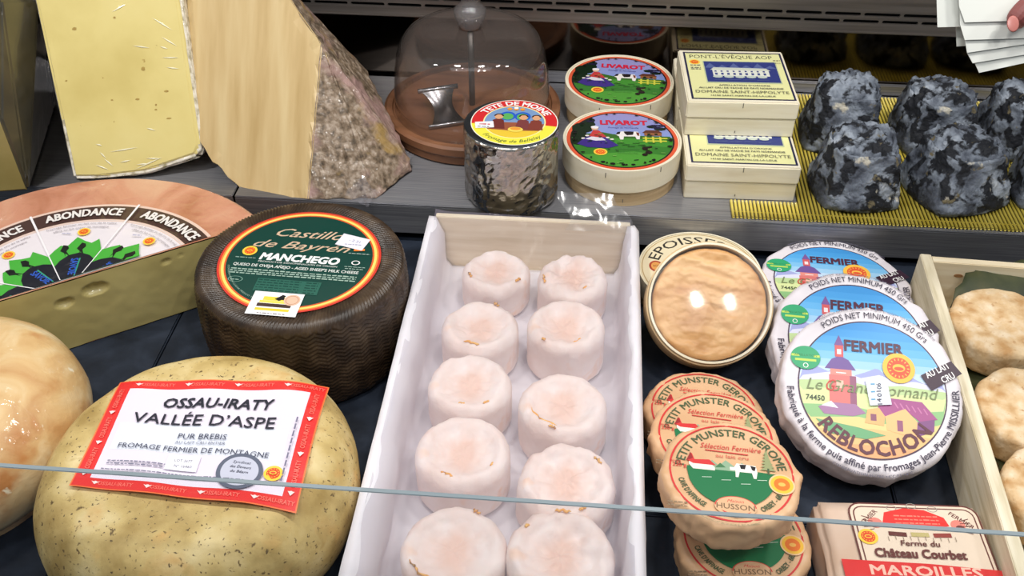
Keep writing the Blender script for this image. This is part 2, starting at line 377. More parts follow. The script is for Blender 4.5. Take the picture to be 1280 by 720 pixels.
#@@SETTING
# ================================================================ SETTING
# slate slabs
fl = structure(bbox('floor', -1.0, 1.0, -.62, .34, -.03, -.0105, M['black'], bev=0))
for i in range(7):
    for j in range(3):
        x0 = -.2955-.3*2+.3*i; y0 = -.62+.37*j
        if x0 > 1: continue
        y1 = min(y0+.37, .118)
        bbox('slate_tile', x0+.0007, x0+.2993, y0+.0007, y1-.0007, -.010, random.uniform(-.0004, 0), M['slate'], fl, bev=.0012)
# wall behind, with its polished lower panel, the ledge and the slotted ventilation rail
wb = structure(bbox('wall_back', -1.0, 1.0, .345, .36, -.03, .62, M['rail'], bev=0))
bbox('polished_panel', -1.0, 1.0, .320, .328, .046, .135, M['mirror'], wb, bev=0)
bbox('bottom_ledge', -.05, 1.0, .314, .3195, .0455, .058, M['steel'], wb, bev=.001)
def slotted_rail():
    cu = bpy.data.curves.new('r', 'CURVE'); cu.dimensions = '2D'; cu.fill_mode = 'BOTH'; cu.extrude = .0012; cu.bevel_depth = .0
    def spl(p):
        q = cu.splines.new('POLY'); q.points.add(len(p)-1); q.use_cyclic_u = True
        for k, (x, y) in enumerate(p): q.points[k].co = (x, y, 0, 1)
    spl([(-.98, .1235), (.98, .1235), (.98, .162), (-.98, .162)])
    for row, (zc, sh) in enumerate(((.1345, .0), (.1425, .0205))):
        x = -.96+sh
        while x < .93:
            hw, r = .0188, .0019
            p = [(x+hw-r+r*math.sin(t), zc+r*math.cos(t)) for t in [math.pi*k/5 for k in range(6)]]
            p += [(x-hw+r-r*math.sin(t), zc-r*math.cos(t)) for t in [math.pi*k/5 for k in range(6)]]
            spl(p); x += .0408
    ob = bpy.data.objects.new('r', cu); me = bpy.data.meshes.new_from_object(ob); bpy.data.objects.remove(ob)
    me.materials.append(M['rail']); o = link('ventilation_rail', me, wb); o.rotation_euler = (R(90), 0, 0); o.location = (0, .311, 0)
    o.data.transform(Matrix.Identity(4))
slotted_rail()
bbox('rail_lip', -.98, .98, .309, .319, .1205, .1242, M['rail'], wb, bev=.0012)
bbox('slot_shade_strip', -.98, .98, .3175, .3195, .126, .16, M['black'], wb, bev=0)  # black strip painting the shade behind the slots
bbox('upper_panel', -.98, .98, .3095, .344, .1622, .60, M['rail'], wb, bev=0)
# unseen upper shelf, added above the picture to shade the back
us = tag(bbox('shade_shelf', -.98, .98, .185, .308, .350, .358, M['shelf_dark'], bev=.001), 'added unseen shelf above the picture, shading the back row', 'shelf')
# steel shelf: two plates with a dark seam
for nm, x0, x1, lab in (('steel_shelf', -.98, -.2775, 'short left brushed steel shelf plate under the tall wrapped wedges'),
                        ('steel_shelf', -.2755, .98, 'long right brushed steel shelf plate under the round boxes and ash cheeses')):
    t = thing(nm, lab, 'shelf', ((x0+x1)/2, .19, .045)); hw = (x1-x0)/2
    bbox('top_plate', -hw, hw, -.1275, .124, -.0022, 0, M['steel'], t, bev=.0007)
    bbox('front_face', -hw, hw, -.1275, -.1258, -.0345, -.0022, M['steel'], t, bev=.0005)
bbox('recess_shade_block', -.98, .98, .085, .10, -.009, .040, M['black'], wb, bev=0)  # solid black block painting the shade under the shelf

# counter glass in front of the display
g = thing('counter_glass', 'clear glass guard pane with pale bluish top edge crossing the foreground', 'glass', (0, -.401, 0))
bbox('pane', -.9, .9, -.0012, .0012, .0, .2001, M['glass'], g, bev=0)
bbox('top_edge', -.9, .9, -.0014, .0014, .2001, .2008, M['glass_edge'], g, bev=.0003)

#@@CHEESES
# ================================================================ wheel of manchego type
def big_wheels():
    # --- dark pressed wheel
    t = thing('manchego_wheel', 'whole dark brown manchego wheel with green round label and ridged rind', 'cheese', (-.1675, -.086, 0))
    Rr, H = .0855, .091
    prof = [(.002, 0), (.04, 0), (.078, 0)]+[(Rr-.008+.008*math.sin(a), .008-.008*math.cos(a)) for a in (.4, .9, 1.57)]
    prof += [(Rr+.002*math.sin(math.pi*k/60), .008+(H-.016)*k/60) for k in range(1, 60)]
    prof += [(Rr-.008+.008*math.cos(a), H-.008+.008*math.sin(a)) for a in [math.pi/2*k/6 for k in range(7)]]
    prof += [(Rr-.008-(.020)*k/10, H-.0002*k) for k in range(1, 11)]+[(.03, H-.002), (.002, H-.002)]
    tri = lambda x: abs((x % 1)*2-1)
    def fn(r, z, a):
        if .006 < z < H-.006 and r > .08:
            q = z+.0034*tri(a*26/(2*math.pi)*1.5)
            r += .0006*math.sin(q*2*math.pi/.0038)*min(1, (z-.004)/.006)
        elif r > .0665 and z > H-.008:
            u = math.sin(a*170+r*900) ; z += .0007*u*min(1, (r-.0665)/.002)*min(1, (Rr-r+.002)/.004)
        return r+.0006*nz(math.cos(a), math.sin(a), z*12, 4), z
    V, F = lathe(prof, 1200, fn); obj('rind', V, F, M['manchego'], t, True)
    p = Print(); G = s(18, 62, 54)
    p.disc(0, 0, 66.5, s(206, 60, 48), n=96); p.disc(0, 0, 64.6, s(240, 132, 60), n=96); p.disc(0, 0, 63.2, s(246, 214, 110), n=96)
    p.disc(0, 0, 61, s(214, 92, 44), n=96); p.disc(0, 0, 59.6, G, n=96)
    cr = s(206, 178, 150)
    p.text('Castillo', 0, 29, 11, cr, 58, .006, .5); p.text('de Bayrén', -3, 13, 10, cr, 82, .006, .5)
    p.text('MANCHEGO', 0, -3.5, 8.6, WH, 66, .04, .15)
    p.text('PRODUCTOR DENOMINACIÓN DE ORIGEN', 0, -7.2, 2.0, s(200, 206, 200), 66, .01)
    p.text('QUESO DE OVEJA AÑEJO - AGED SHEEP\'S MILK CHEESE', 0, -13.5, 3.4, s(214, 220, 214), 104, .02)
    for i in range(3): p.scribble(-52, -18.2-i*2.6, 52, 1.5, s(160, 186, 172), i)
    p.rect(-26, -43, 26, -27.5, s(42, 96, 82))
    for i in range(5): p.scribble(-25, -42+i*3, 10, 1.4, G, 30+i); p.scribble(14, -42+i*3, 24, 1.4, G, 50+i)
    p.ring(-44, -31, 5.4, 6.1, s(120, 160, 146), .6, 24); p.scribble(-48, -32, -41, 1.2, s(150, 180, 166), 77)
    p.seal(-44, 6, 6.2); p.scribble(-53, -4, -36, 1.2, s(130, 160, 150), 5)
    p.rot(46, 17, 9, 2.6, R(8), s(240, 130, 50)); p.scribble(38, 11.5, 56, 1.2, s(160, 180, 170), 8)
    p.ring(47, 0, 2.6, 3.6, WH, .8, 20); p.scribble(39, -6, 56, 1.1, s(150, 176, 164), 9); p.scribble(40, -8.6, 55, 1.1, s(150, 176, 164), 10)
    p.arc('CONSERVAR EN LUGAR FRESCO Y SECO', 0, 0, 57.5, 225, 60, 1.5, s(150, 176, 160), inner=True)
    p.h += .05                                  # small square stickers over the label
    p.rot(38, 27, 25, 16, R(-14), s(226, 224, 236)); p.text('- 2 31', 39, 27, 3, s(120, 120, 150), 10, 0, 0, R(-14)); p.scribble(32, 23, 46, 1.2, s(150, 150, 170), 3)
    p.rect(-23, -71, 17, -44, s(240, 238, 238))
    p.rect(-17, -66, 10, -63, s(226, 200, 60)); p.rect(-17, -61.5, 10, -57.5, s(70, 52, 44)); p.rect(-14, -54, 9, -49.5, s(232, 208, 70)); p.rect(-16, -57, 9, -54.2, s(236, 214, 90))
    p.poly([(-5, -52), (-2, -49), (0, -46.5), (3, -47.5), (2, -50), (7, -50), (5, -53), (1, -52.5), (-1, -54)], BK)
    p.disc(9, -52, 6.5, s(226, 186, 160), 6.5, 24); p.ring(9, -52, 4.6, 5.2, s(190, 140, 112), 1, 24); p.scribble(-14, -69.5, 8, 1, s(110, 100, 100), 4)
    p.build('label', t, lambda x, y, h: (x*.001*1.0, y*.001*1.0, H-.0002+h*.001), 'print_gloss', rot=(0, 0, R(-2)))

    # --- golden mottled wheel with red bordered label
    ox, oy = -.1905, -.288; Ro, Ho = .1085, .090
    t = thing('ossau_iraty_wheel', 'golden mottled sheep milk cheese wheel with red bordered ossau-iraty label', 'cheese', (ox, oy, 0))
    prof = [(.002, 0), (.05, .0), (.085, .002)]
    for k in range(1, 22):
        a = -math.pi/2+math.pi*k/22; prof.append((Ro-.031+.031*math.cos(a), Ho/2+Ho/2*math.sin(a)*.985))
    prof += [(Ro-.036, Ho-.0006), (.06, Ho-.001), (.045, Ho-.0016), (.02, Ho-.002), (.002, Ho-.002)]
    def fo(r, z, a):
        x, y = r*math.cos(a), r*math.sin(a)
        k = 1+.014*nz(math.cos(a), math.sin(a), z*8, 1.3)
        # the cut crease near the back rim
        d = math.hypot((x-.0)/.024, (y-.086)/.0022) if z > .06 else 9
        return r*k, z+.0012*nz(x, y, z, 22) - (.0022*max(0, 1-d) if d < 1 else 0)
    V, F = lathe(prof, 200, fo); obj('rind', V, F, M['ossau'], t, True)
    Vc, Fc = tube([(-.026+.0065*i, .083+.0012*math.sin(i*1.3), Ho-.0046-.0003*abs(i-4)) for i in range(9)], [.0004, .0012, .0018, .0014, .002, .0014, .0016, .001, .0004], 6)
    obj('crease', Vc, Fc, mat('crease_crust', [s(66, 52, 34), s(104, 84, 52)], scale=300, rough=.8), t, True)
    p = Print(.07); Rd = s(226, 44, 40)
    p.rect(-76, -56, 76, 56, s(246, 116, 60), 44); p.rect(-75, -55, 75, 55, Rd, 44); p.rect(-65, -46, 65, 46, s(232, 222, 236), 44)
    p.rect(-61, -18, 58, 9, s(226, 230, 242), 30); p.step = .012
    tx = s(30, 30, 44); sal = s(250, 120, 104); wh = s(250, 224, 220)
    for i in range(4):
        for yy in (49.2, -52.2):
            p.text('OSSAU-IRATY', -46+i*36, yy, 3.4, sal, 24, .01); p.poly([(-63+i*36, yy+3.2), (-60+i*36, yy), (-57+i*36, yy+3.2), (-60+i*36, yy+2.2)], wh)
            p.disc(-60+i*36, yy+2, 1.3, wh, n=12)
    for i in range(3):
        for xx in (-71.6, 68.4):
            p.text('OSSAU-IRATY', xx+3.5, -28+i*31, 3.4, sal, 21, .01, 0, R(90)); p.disc(xx+1.7, -43+i*31, 1.4, wh, n=12)
            p.poly([(xx-.6, -42+i*31), (xx+1.7, -45.4+i*31), (xx+4, -42+i*31)], wh)
    p.text('OSSAU-IRATY', 3, 26, 9.6, tx, 78, .022, .12); p.text('VALLÉE D’ASPE', -3, 8.5, 10.4, tx, 100, .008)
    p.text('PUR BREBIS', 0, -4.5, 5.0, s(60, 62, 84), 34); p.text('AU LAIT CRU ENTIER', 0, -9.2, 2.6, s(120, 122, 140), 35)
    p.text('FROMAGE FERMIER DE MONTAGNE', -3, -17, 4.6, s(54, 56, 78), 104)
    for i in range(2): p.scribble(-58, -30-i*2.6, -18, 1.2, s(120, 118, 140), 3+i)
    for i in range(2): p.scribble(-60, -38-i*2.6, 22, 1.1, s(120, 118, 140), 13+i)
    p.rect(-18, -34, 4, -20, s(238, 236, 246), 8); p.h += .03; p.text('LOT 3677', -7, -26, 2.2, s(90, 92, 110), 12); p.text('N° 16460', -6, -31, 2.2, s(60, 62, 90), 12)
    p.disc(33, -31, 15.5, s(92, 98, 116), n=44, rings=8); p.h += .06; p.disc(33, -31, 12.6, s(196, 198, 214), n=44, rings=8); p.h += .05
    for i, q in enumerate(('Saveurs', 'des Fermiers', 'de Bretagne')): p.text(('Syndicat', 'des Éleveurs', 'du Béarn')[i], 33, -24.5-i*4, 2.2, s(60, 64, 84), 12+2*(i == 1), .01, .2)
    p.scribble(24, -39, 42, 1.4, s(80, 84, 100), 6); p.h += .05; p.step = .05; p.seal(55.5, -30, 6.4, 1); p.step = .012
    p.scribble(0, 0, 0.01, .1, tx)
    for i in range(9): p.rot(62.2, -34+i*6.2, 1.2, 4.8, R(0), s(120, 116, 140))
    rot = R(4.8); cr_, sr = math.cos(rot), math.sin(rot); lx, ly = -.1846-ox, -.2845-oy
    def mp(x, y, h):
        fx, fy = (x+76)/152, (y+56)/112; y += 19*(1-fx)*(1-fy)
        x1 = x*1.0+y*.04; u, v = x1*.00098, y*.00102
        X, Y = lx+u*cr_-v*sr, ly+u*sr+v*cr_; r = math.hypot(X, Y)
        drop = max(0, r-.066); z = Ho+.0012 - 5.2*drop*drop + .0007*math.sin(x*.11+y*.05) + .0020*max(0, (-y-30)/26)
        return X, Y, z+h*.001
    p.build('label', t, mp, 'print_wrap')

    # --- pale film-wrapped wheel at the left border
    t = thing('washed_rind_wheel', 'pale orange bulging cheese wheel in clear film, cut off by left border', 'cheese', (-.3975, -.250, 0))
    prof = [(.002, 0), (.05, 0), (.08, .002)]
    for k in range(1, 26):
        a = -math.pi/2+math.pi*k/26; prof.append((.101-.045+.045*math.cos(a), .047+.047*math.sin(a)))
    prof += [(.05, .0945), (.03, .0948), (.002, .095)]
    V, F = lathe(prof, 120, lambda r, z, a: (r*(1+.012*nz(math.cos(a), math.sin(a), z*9, 1.6)), z+.002*nz(r*math.cos(a), r*math.sin(a), 3, 12)))
    obj('rind', V, F, M['leftwheel'], t, True)
big_wheels()

# ================================================================ half wheel with sectored label
def abondance():
    ax, ay, Ra, Ha = -.355, -.1217, .175, .070
    t = thing('abondance_half_wheel', 'halved orange-pink abondance wheel, ivory cut face, fan-printed label', 'cheese', (ax, ay, 0))
    ang = R(34); nx, ny = -math.sin(ang), math.cos(ang); dx, dy = math.cos(ang), math.sin(ang)
    n = 96; V, F, fm = [], [], []
    prof = [(1, 0)]+[(1-.0, Ha)]
    # closed half disc section stack: rings scaled with rounded rim
    levels = [(-.006, 0), (-.002, .003), (0, .009), (0.0015, .035), (0, .061), (-.002, .067), (-.006, Ha)]
    off = .0185   # the cut lies beyond the centre
    for dr, z in levels:
        r = Ra+dr
        th0 = math.asin(off/r)
        for i in range(n+1):
            a = th0+(math.pi-2*th0)*i/n
            u, v = r*math.cos(a), r*math.sin(a)
            k = 1+.004*nz(math.cos(a), math.sin(a), z*8, 2)
            V.append((u*k*dx+v*k*nx, u*k*dy+v*k*ny, z))
    m = n+1; L = len(levels)
    for l in range(L-1):
        for i in range(n): F.append((l*m+i, l*m+i+1, (l+1)*m+i+1, (l+1)*m+i)); fm.append(0)
    F.append(tuple(range(m))[::-1]); fm.append(0)
    F.append(tuple(range((L-1)*m, L*m))); fm.append(0)
    o = obj('rind', V, F, M['abond_rind'], t, True)
    me = o.data
    for pl in me.polygons:
        if len(pl.vertices) > 4: pl.use_smooth = False
    # cut face as a grid with eye holes pressed in
    V, F = [], []; nu, nv = 220, 44
    holes = [(.0215, .054, .0105, .0062), (-.0045, .049, .0075, .0048), (.083, .060, .004, .0026), (.096, .062, .002, .0016), (-.09, .03, .003, .002)]
    for j in range(nv+1):
        z = .001+(Ha-.0016)*j/nv; lim = math.sqrt(Ra*Ra-off*off)-.0012-(.004 if j in (0, nv) else 0)
        for i in range(nu+1):
            u = -lim+2*lim*i/nu; dep = 0
            for hu, hz, a, b in holes:
                q = ((u-hu)/a)**2+((z-hz)/b)**2
                if q < 1: dep = max(dep, .0045*math.sqrt(1-q)*(a/.0085))
            dep += .0006*nz(u, z, 0, 30)
            v = off-.0008+dep; V.append((u*dx+v*nx, u*dy+v*ny, z))
    for j in range(nv):
        for i in range(nu): F.append((j*(nu+1)+i, j*(nu+1)+i+1, (j+1)*(nu+1)+i+1, (j+1)*(nu+1)+i))
    obj('cut_face', V, F, M['abond_paste'], t, True)
    # label
    p = Print(.02); br = s(70, 46, 42); r0 = 127
    p.ring(0, 0, 0, r0, s(226, 196, 180), n=120); p.ring(0, 0, 104, 124, br, n=120); p.ring(0, 0, 0, 100.5, s(228, 220, 224), n=120)
    p.ring(0, 0, 101.6, 102.4, s(214, 206, 206), n=120)
    gr, nv_ = s(70, 170, 58), s(20, 22, 34)
    import itertools
    base = 105.7
    for k in (-2, -1, 0, 1, 2):
        mid = base-44.2*k
        p.arc('ABONDANCE', 0, 0, 108.5, mid, 34, 10.5, s(232, 226, 222), bold=.03)
        p.arc('fromage fermier au lait cru de la vallée', 0, 0, 95.5, mid, 36, 2.4, s(150, 140, 146)); p.arc('affiné au lait entier de montagne', 0, 0, 90, mid, 30, 2.4, s(150, 140, 146))
        A = R(mid)
        P = lambda r, d: (r*math.cos(A-R(d)), r*math.sin(A-R(d)))
        p.poly([P(20, -21.9), P(58, -21.9), P(63, -17), P(68, -12), P(66, -7), P(77, -1), P(70, 5), P(67, 10), P(73, 14), P(60, 20), P(56, 21.9), P(20, 21.9)][::-1], gr)
        p.poly([P(0, 0), P(40, -21.9), P(46, -15), P(52, -6), P(54, 4), P(50, 14), P(45, 21.9)][::-1], nv_)
        for q in (-9, 4):   # climbers
            p.poly([P(50, q), P(56, q-1), P(60, q-4), P(65, q-2), P(68, q-1), P(66, q+2), P(62, q+3), P(58, q+1), P(50, q+4), P(55, q)], s(16, 22, 18))
        p.poly([P(22, 6), P(46, 5), P(46, 6.6), P(22, 9)], s(50, 150, 120))
        p.text('SAVOIE', *P(35, -4), 6, s(44, 90, 190), 22, .02, 0, A+math.pi)
        c = P(84, 2); p.seal(c[0], c[1], 5.4); c = P(84, -8); p.scribble(c[0]-4, c[1], c[0]+4, 1.4, s(160, 160, 190), k+9)
        B = R(mid-22.1); w = 1.0
        q1 = (-math.sin(B)*w, math.cos(B)*w)
        p.poly([(q1[0]*.7, q1[1]*.7), (-q1[0]*.7, -q1[1]*.7), (126*math.cos(B)-q1[0], 126*math.sin(B)-q1[1]), (126*math.cos(B)+q1[0], 126*math.sin(B)+q1[1])], s(238, 234, 236))
    p.build('label', t, lambda x, y, h: (x*.001, y*.001, Ha+.0004+h*.001), 'print_wrap', clip=lambda x, y: (x*nx+y*ny)-(off*1000+1.2))
abondance()

# ================================================================ tall wedges on the shelf at the left
def hull(name, pts, mats, pick, parent, sub=0, disp=None, bev=.002):
    bm = bmesh.new()
    for q in pts: bm.verts.new(q)
    r = bmesh.ops.convex_hull(bm, input=bm.verts[:])
    bmesh.ops.delete(bm, geom=[e for e in r['geom_interior'] if isinstance(e, bmesh.types.BMVert)], context='VERTS')
    bmesh.ops.dissolve_limit(bm, angle_limit=R(3), verts=bm.verts[:], edges=bm.edges[:])
    if bev: bmesh.ops.bevel(bm, geom=bm.edges[:], offset=bev, segments=2, affect='EDGES')
    bm.normal_update()
    bmesh.ops.triangulate(bm, faces=bm.faces[:])
    for _ in range(sub):
        L = [e for e in bm.edges if e.calc_length() > .006]
        if not L: break
        bmesh.ops.subdivide_edges(bm, edges=L, cuts=1); bmesh.ops.triangulate(bm, faces=[f for f in bm.faces if len(f.verts) > 3])
    bm.normal_update()
    for f in bm.faces: f.material_index = pick(f.normal, f.calc_center_median())
    if disp:
        rough = {v for f in bm.faces if f.material_index == 1 for v in f.verts}
        for v in list(rough): v.co += v.normal*disp*nz(*v.co, 90, 4)
    me = bpy.data.meshes.new(name); bm.to_mesh(me); bm.free()
    for m in mats: me.materials.append(m)
    me.polygons.foreach_set('use_smooth', [False]*len(me.polygons))
    return link(name, me, parent)

def wedges():
    Z = .0455
    # pale yellow slab
    n = Vector((.14, -.84, .52)).normalized(); P0 = Vector((-.405, .078, .05))
    fp = [onplane(x, y, P0, n) for x, y in ((30, -70), (212, -70), (222, 0), (248, 182), (243, 193), (180, 214), (120, 221), (93, 221))]
    edge = [onplane(x, y, P0-n*.004, n) for x, y in ((30, -70), (219, -70), (229, 0), (256, 184), (251, 197), (182, 219), (120, 225), (93, 225))]
    fp += [Vector((q.x, q.y, max(q.z, Z))) for q in edge]
    back = [q-n*.050 for q in edge]
    back = [Vector((q.x, min(q.y, .30), max(q.z, Z+.001))) for q in back]
    foot = [Vector((-.43, .10, Z)), Vector((-.36, .12, Z)), Vector((-.43, .15, Z)), Vector((-.35, .15, Z))]
    t = thing('hard_cheese_slab', 'tall pale yellow slab of hard cheese with thin flaky white rind, film wrapped', 'cheese', (0, 0, 0))
    hull('paste', fp+back+foot, [M['comte_paste'], M['comte_rind']], lambda nn, c: 0 if (nn.dot(n) > .5 and (c-P0).dot(n) > -.0014) else 1, t, 3, .0006, .0022)
    # film creases on the slab, their glints painted as pale flat ribbons
    rn = random.Random(3); V, F = [], []
    for i, (x, y, dx, dy) in enumerate([(190, 22, 26, 16), (202, 46, 20, 12), (200, 58, 10, 3), (202, 72, 22, 0), (208, 84, 16, 2), (183, 160, 12, 3), (137, 190, 36, -6), (120, 180, 8, 2),
                                        (125, 190, 8, 8), (120, 206, 16, 6), (168, 212, 36, -16), (182, 198, 20, 0), (140, 15, 18, -10), (166, 57, 22, 3), (130, 198, 12, 10), (150, 203, 14, -3), (170, 206, 18, -2)]):
        a = onplane(x, y, P0, n)+n*.0006; b = onplane(x+dx, y+dy, P0, n)+n*.0006; w = (b-a).cross(n).normalized()*.0007; k = len(V)
        V += [a, (a+b)/2+w, b, (a+b)/2-w, (a+b)/2+n*.0002]; F += [(k, k+1, k+4), (k+1, k+2, k+4), (k+2, k+3, k+4), (k+3, k, k+4)]
    obj('film_crease_glints', V, F, mat('painted_crease_glint', [s(236, 230, 196)], rough=.15, coat=1), t)['kind'] = 'stuff'
    # small dark cracks and eyes
    for x, y, w_, h_ in ((93, 36, 5, 3), (208, 114, 5, 2), (179, 86, 4, 4), (143, 22, 3, 2), (83, 101, 2.5, 1.5), (195, 131, 2, 2), (195, 137, 3, 1.5), (211, 148, 5, 1.5), (140, 125, 3, 1.5), (172, 124, 4, 2)):
        c = onplane(x, y, P0, n)+n*.0002; u = Vector((0, 0, 1)).cross(n).normalized(); v = n.cross(u)
        o = obj('eye', [c+u*(w_*.0005*math.cos(a)*random.uniform(.7, 1.2))+v*(h_*.0005*math.sin(a)) for a in [k*math.pi/5 for k in range(10)]]+[c-n*.0], [(i, (i+1) % 10, 10) for i in range(10)],
                M.setdefault('eye', mat('cheese_eye', [s(176, 148, 72), s(150, 120, 56)], scale=400, rough=.6)), t)
    # straw yellow wedge with crusty rind
    nA = Vector((-.18, -.80, .57)).normalized(); PA = at(385, 250, Z)+Vector((0, .002, .001))
    fa = [onplane(x, y, PA, nA) for x, y in ((228, -60), (322, -60), (336, 0), (370, 24), (402, 55), (385, 249), (345, 251), (300, 236), (262, 196), (248, 174))]
    R1 = at(513, 212, Z+.002); R1b = at(513, 200, Z+.010); R2 = at(470, 248, Z); R3 = at(478, 244, Z)
    hid = [Vector((-.25, .16, Z)), Vector((-.14, .16, Z)), Vector((-.26, .26, .12)), Vector((-.17, .22, .10)), onplane(262, -60, PA, nA)-nA*.05, onplane(215, -60, PA, nA)-nA*.05]
    pj = []
    t = thing('tomme_wedge', 'tall straw yellow cheese wedge with grey-brown crusty rind on its right', 'cheese', (0, 0, 0))
    hull('paste', fa+[R1, R1b, R2, R3]+hid, [M['tomme_paste'], M['tomme_rind']], lambda nn, c: 0 if (nn.dot(nA) > .985) else 1, t, 4, .0022, .0008)
    # gathered cling film at its right foot
    V, F = [], []; rn = random.Random(5); nu, nv = 26, 8
    A0, A1 = at(462, 262, Z+.002), at(520, 196, Z+.002)
    for i in range(nu+1):
        for j in range(nv+1):
            q = A0.lerp(A1, i/nu); q2 = q+Vector((-.004, .002, 0)).lerp(Vector((-.022, .0, .016)), j/nv)
            V.append(q2+Vector((rn.uniform(-1, 1), rn.uniform(-1, 1), rn.uniform(-.2, 1)))*.0016)
    for i in range(nu):
        for j in range(nv): a = i*(nv+1)+j; F.append((a, a+1, a+nv+2, a+nv+1))
    obj('cling_film', V, F, clear('gathered_film', haze=.12, hazecol=(.5, .48, .55), rough=.06, ior=1.6), t)
    # narrow wedge at the left border
    t = thing('wrapped_cheese_wedge', 'narrow dark film-wrapped wedge in top left corner, pale yellow foot showing', 'cheese', (0, 0, 0))
    a = at(36, 238, Z); b = at(-70, 246, Z); c = at(70, 130, Z); d = Vector((-.66, .27, Z))
    top = [onplane(2, 0, (-.50, .12, .05), Vector((0, -1, .0))), onplane(48, 0, (-.50, .17, .05), Vector((0, -1, 0))), onplane(-90, -10, (-.52, .10, .05), Vector((0, -1, 0)))]
    e1 = onplane(2, 150, (-.49, .052, .05), Vector((.0, -1, .2)))
    hull('paste', [a, b, c, d, e1]+top, [mat('olive_paste', [s(140, 124, 70), s(164, 148, 92)], scale=12, rough=.35, coat=.8, coatbump=20), M['dark_wedge']], lambda nn, cc: 0 if (nn.y < -.5 and cc.x < -.487 and cc.z < .115) else 1, t, 1, None, .002)
wedges()

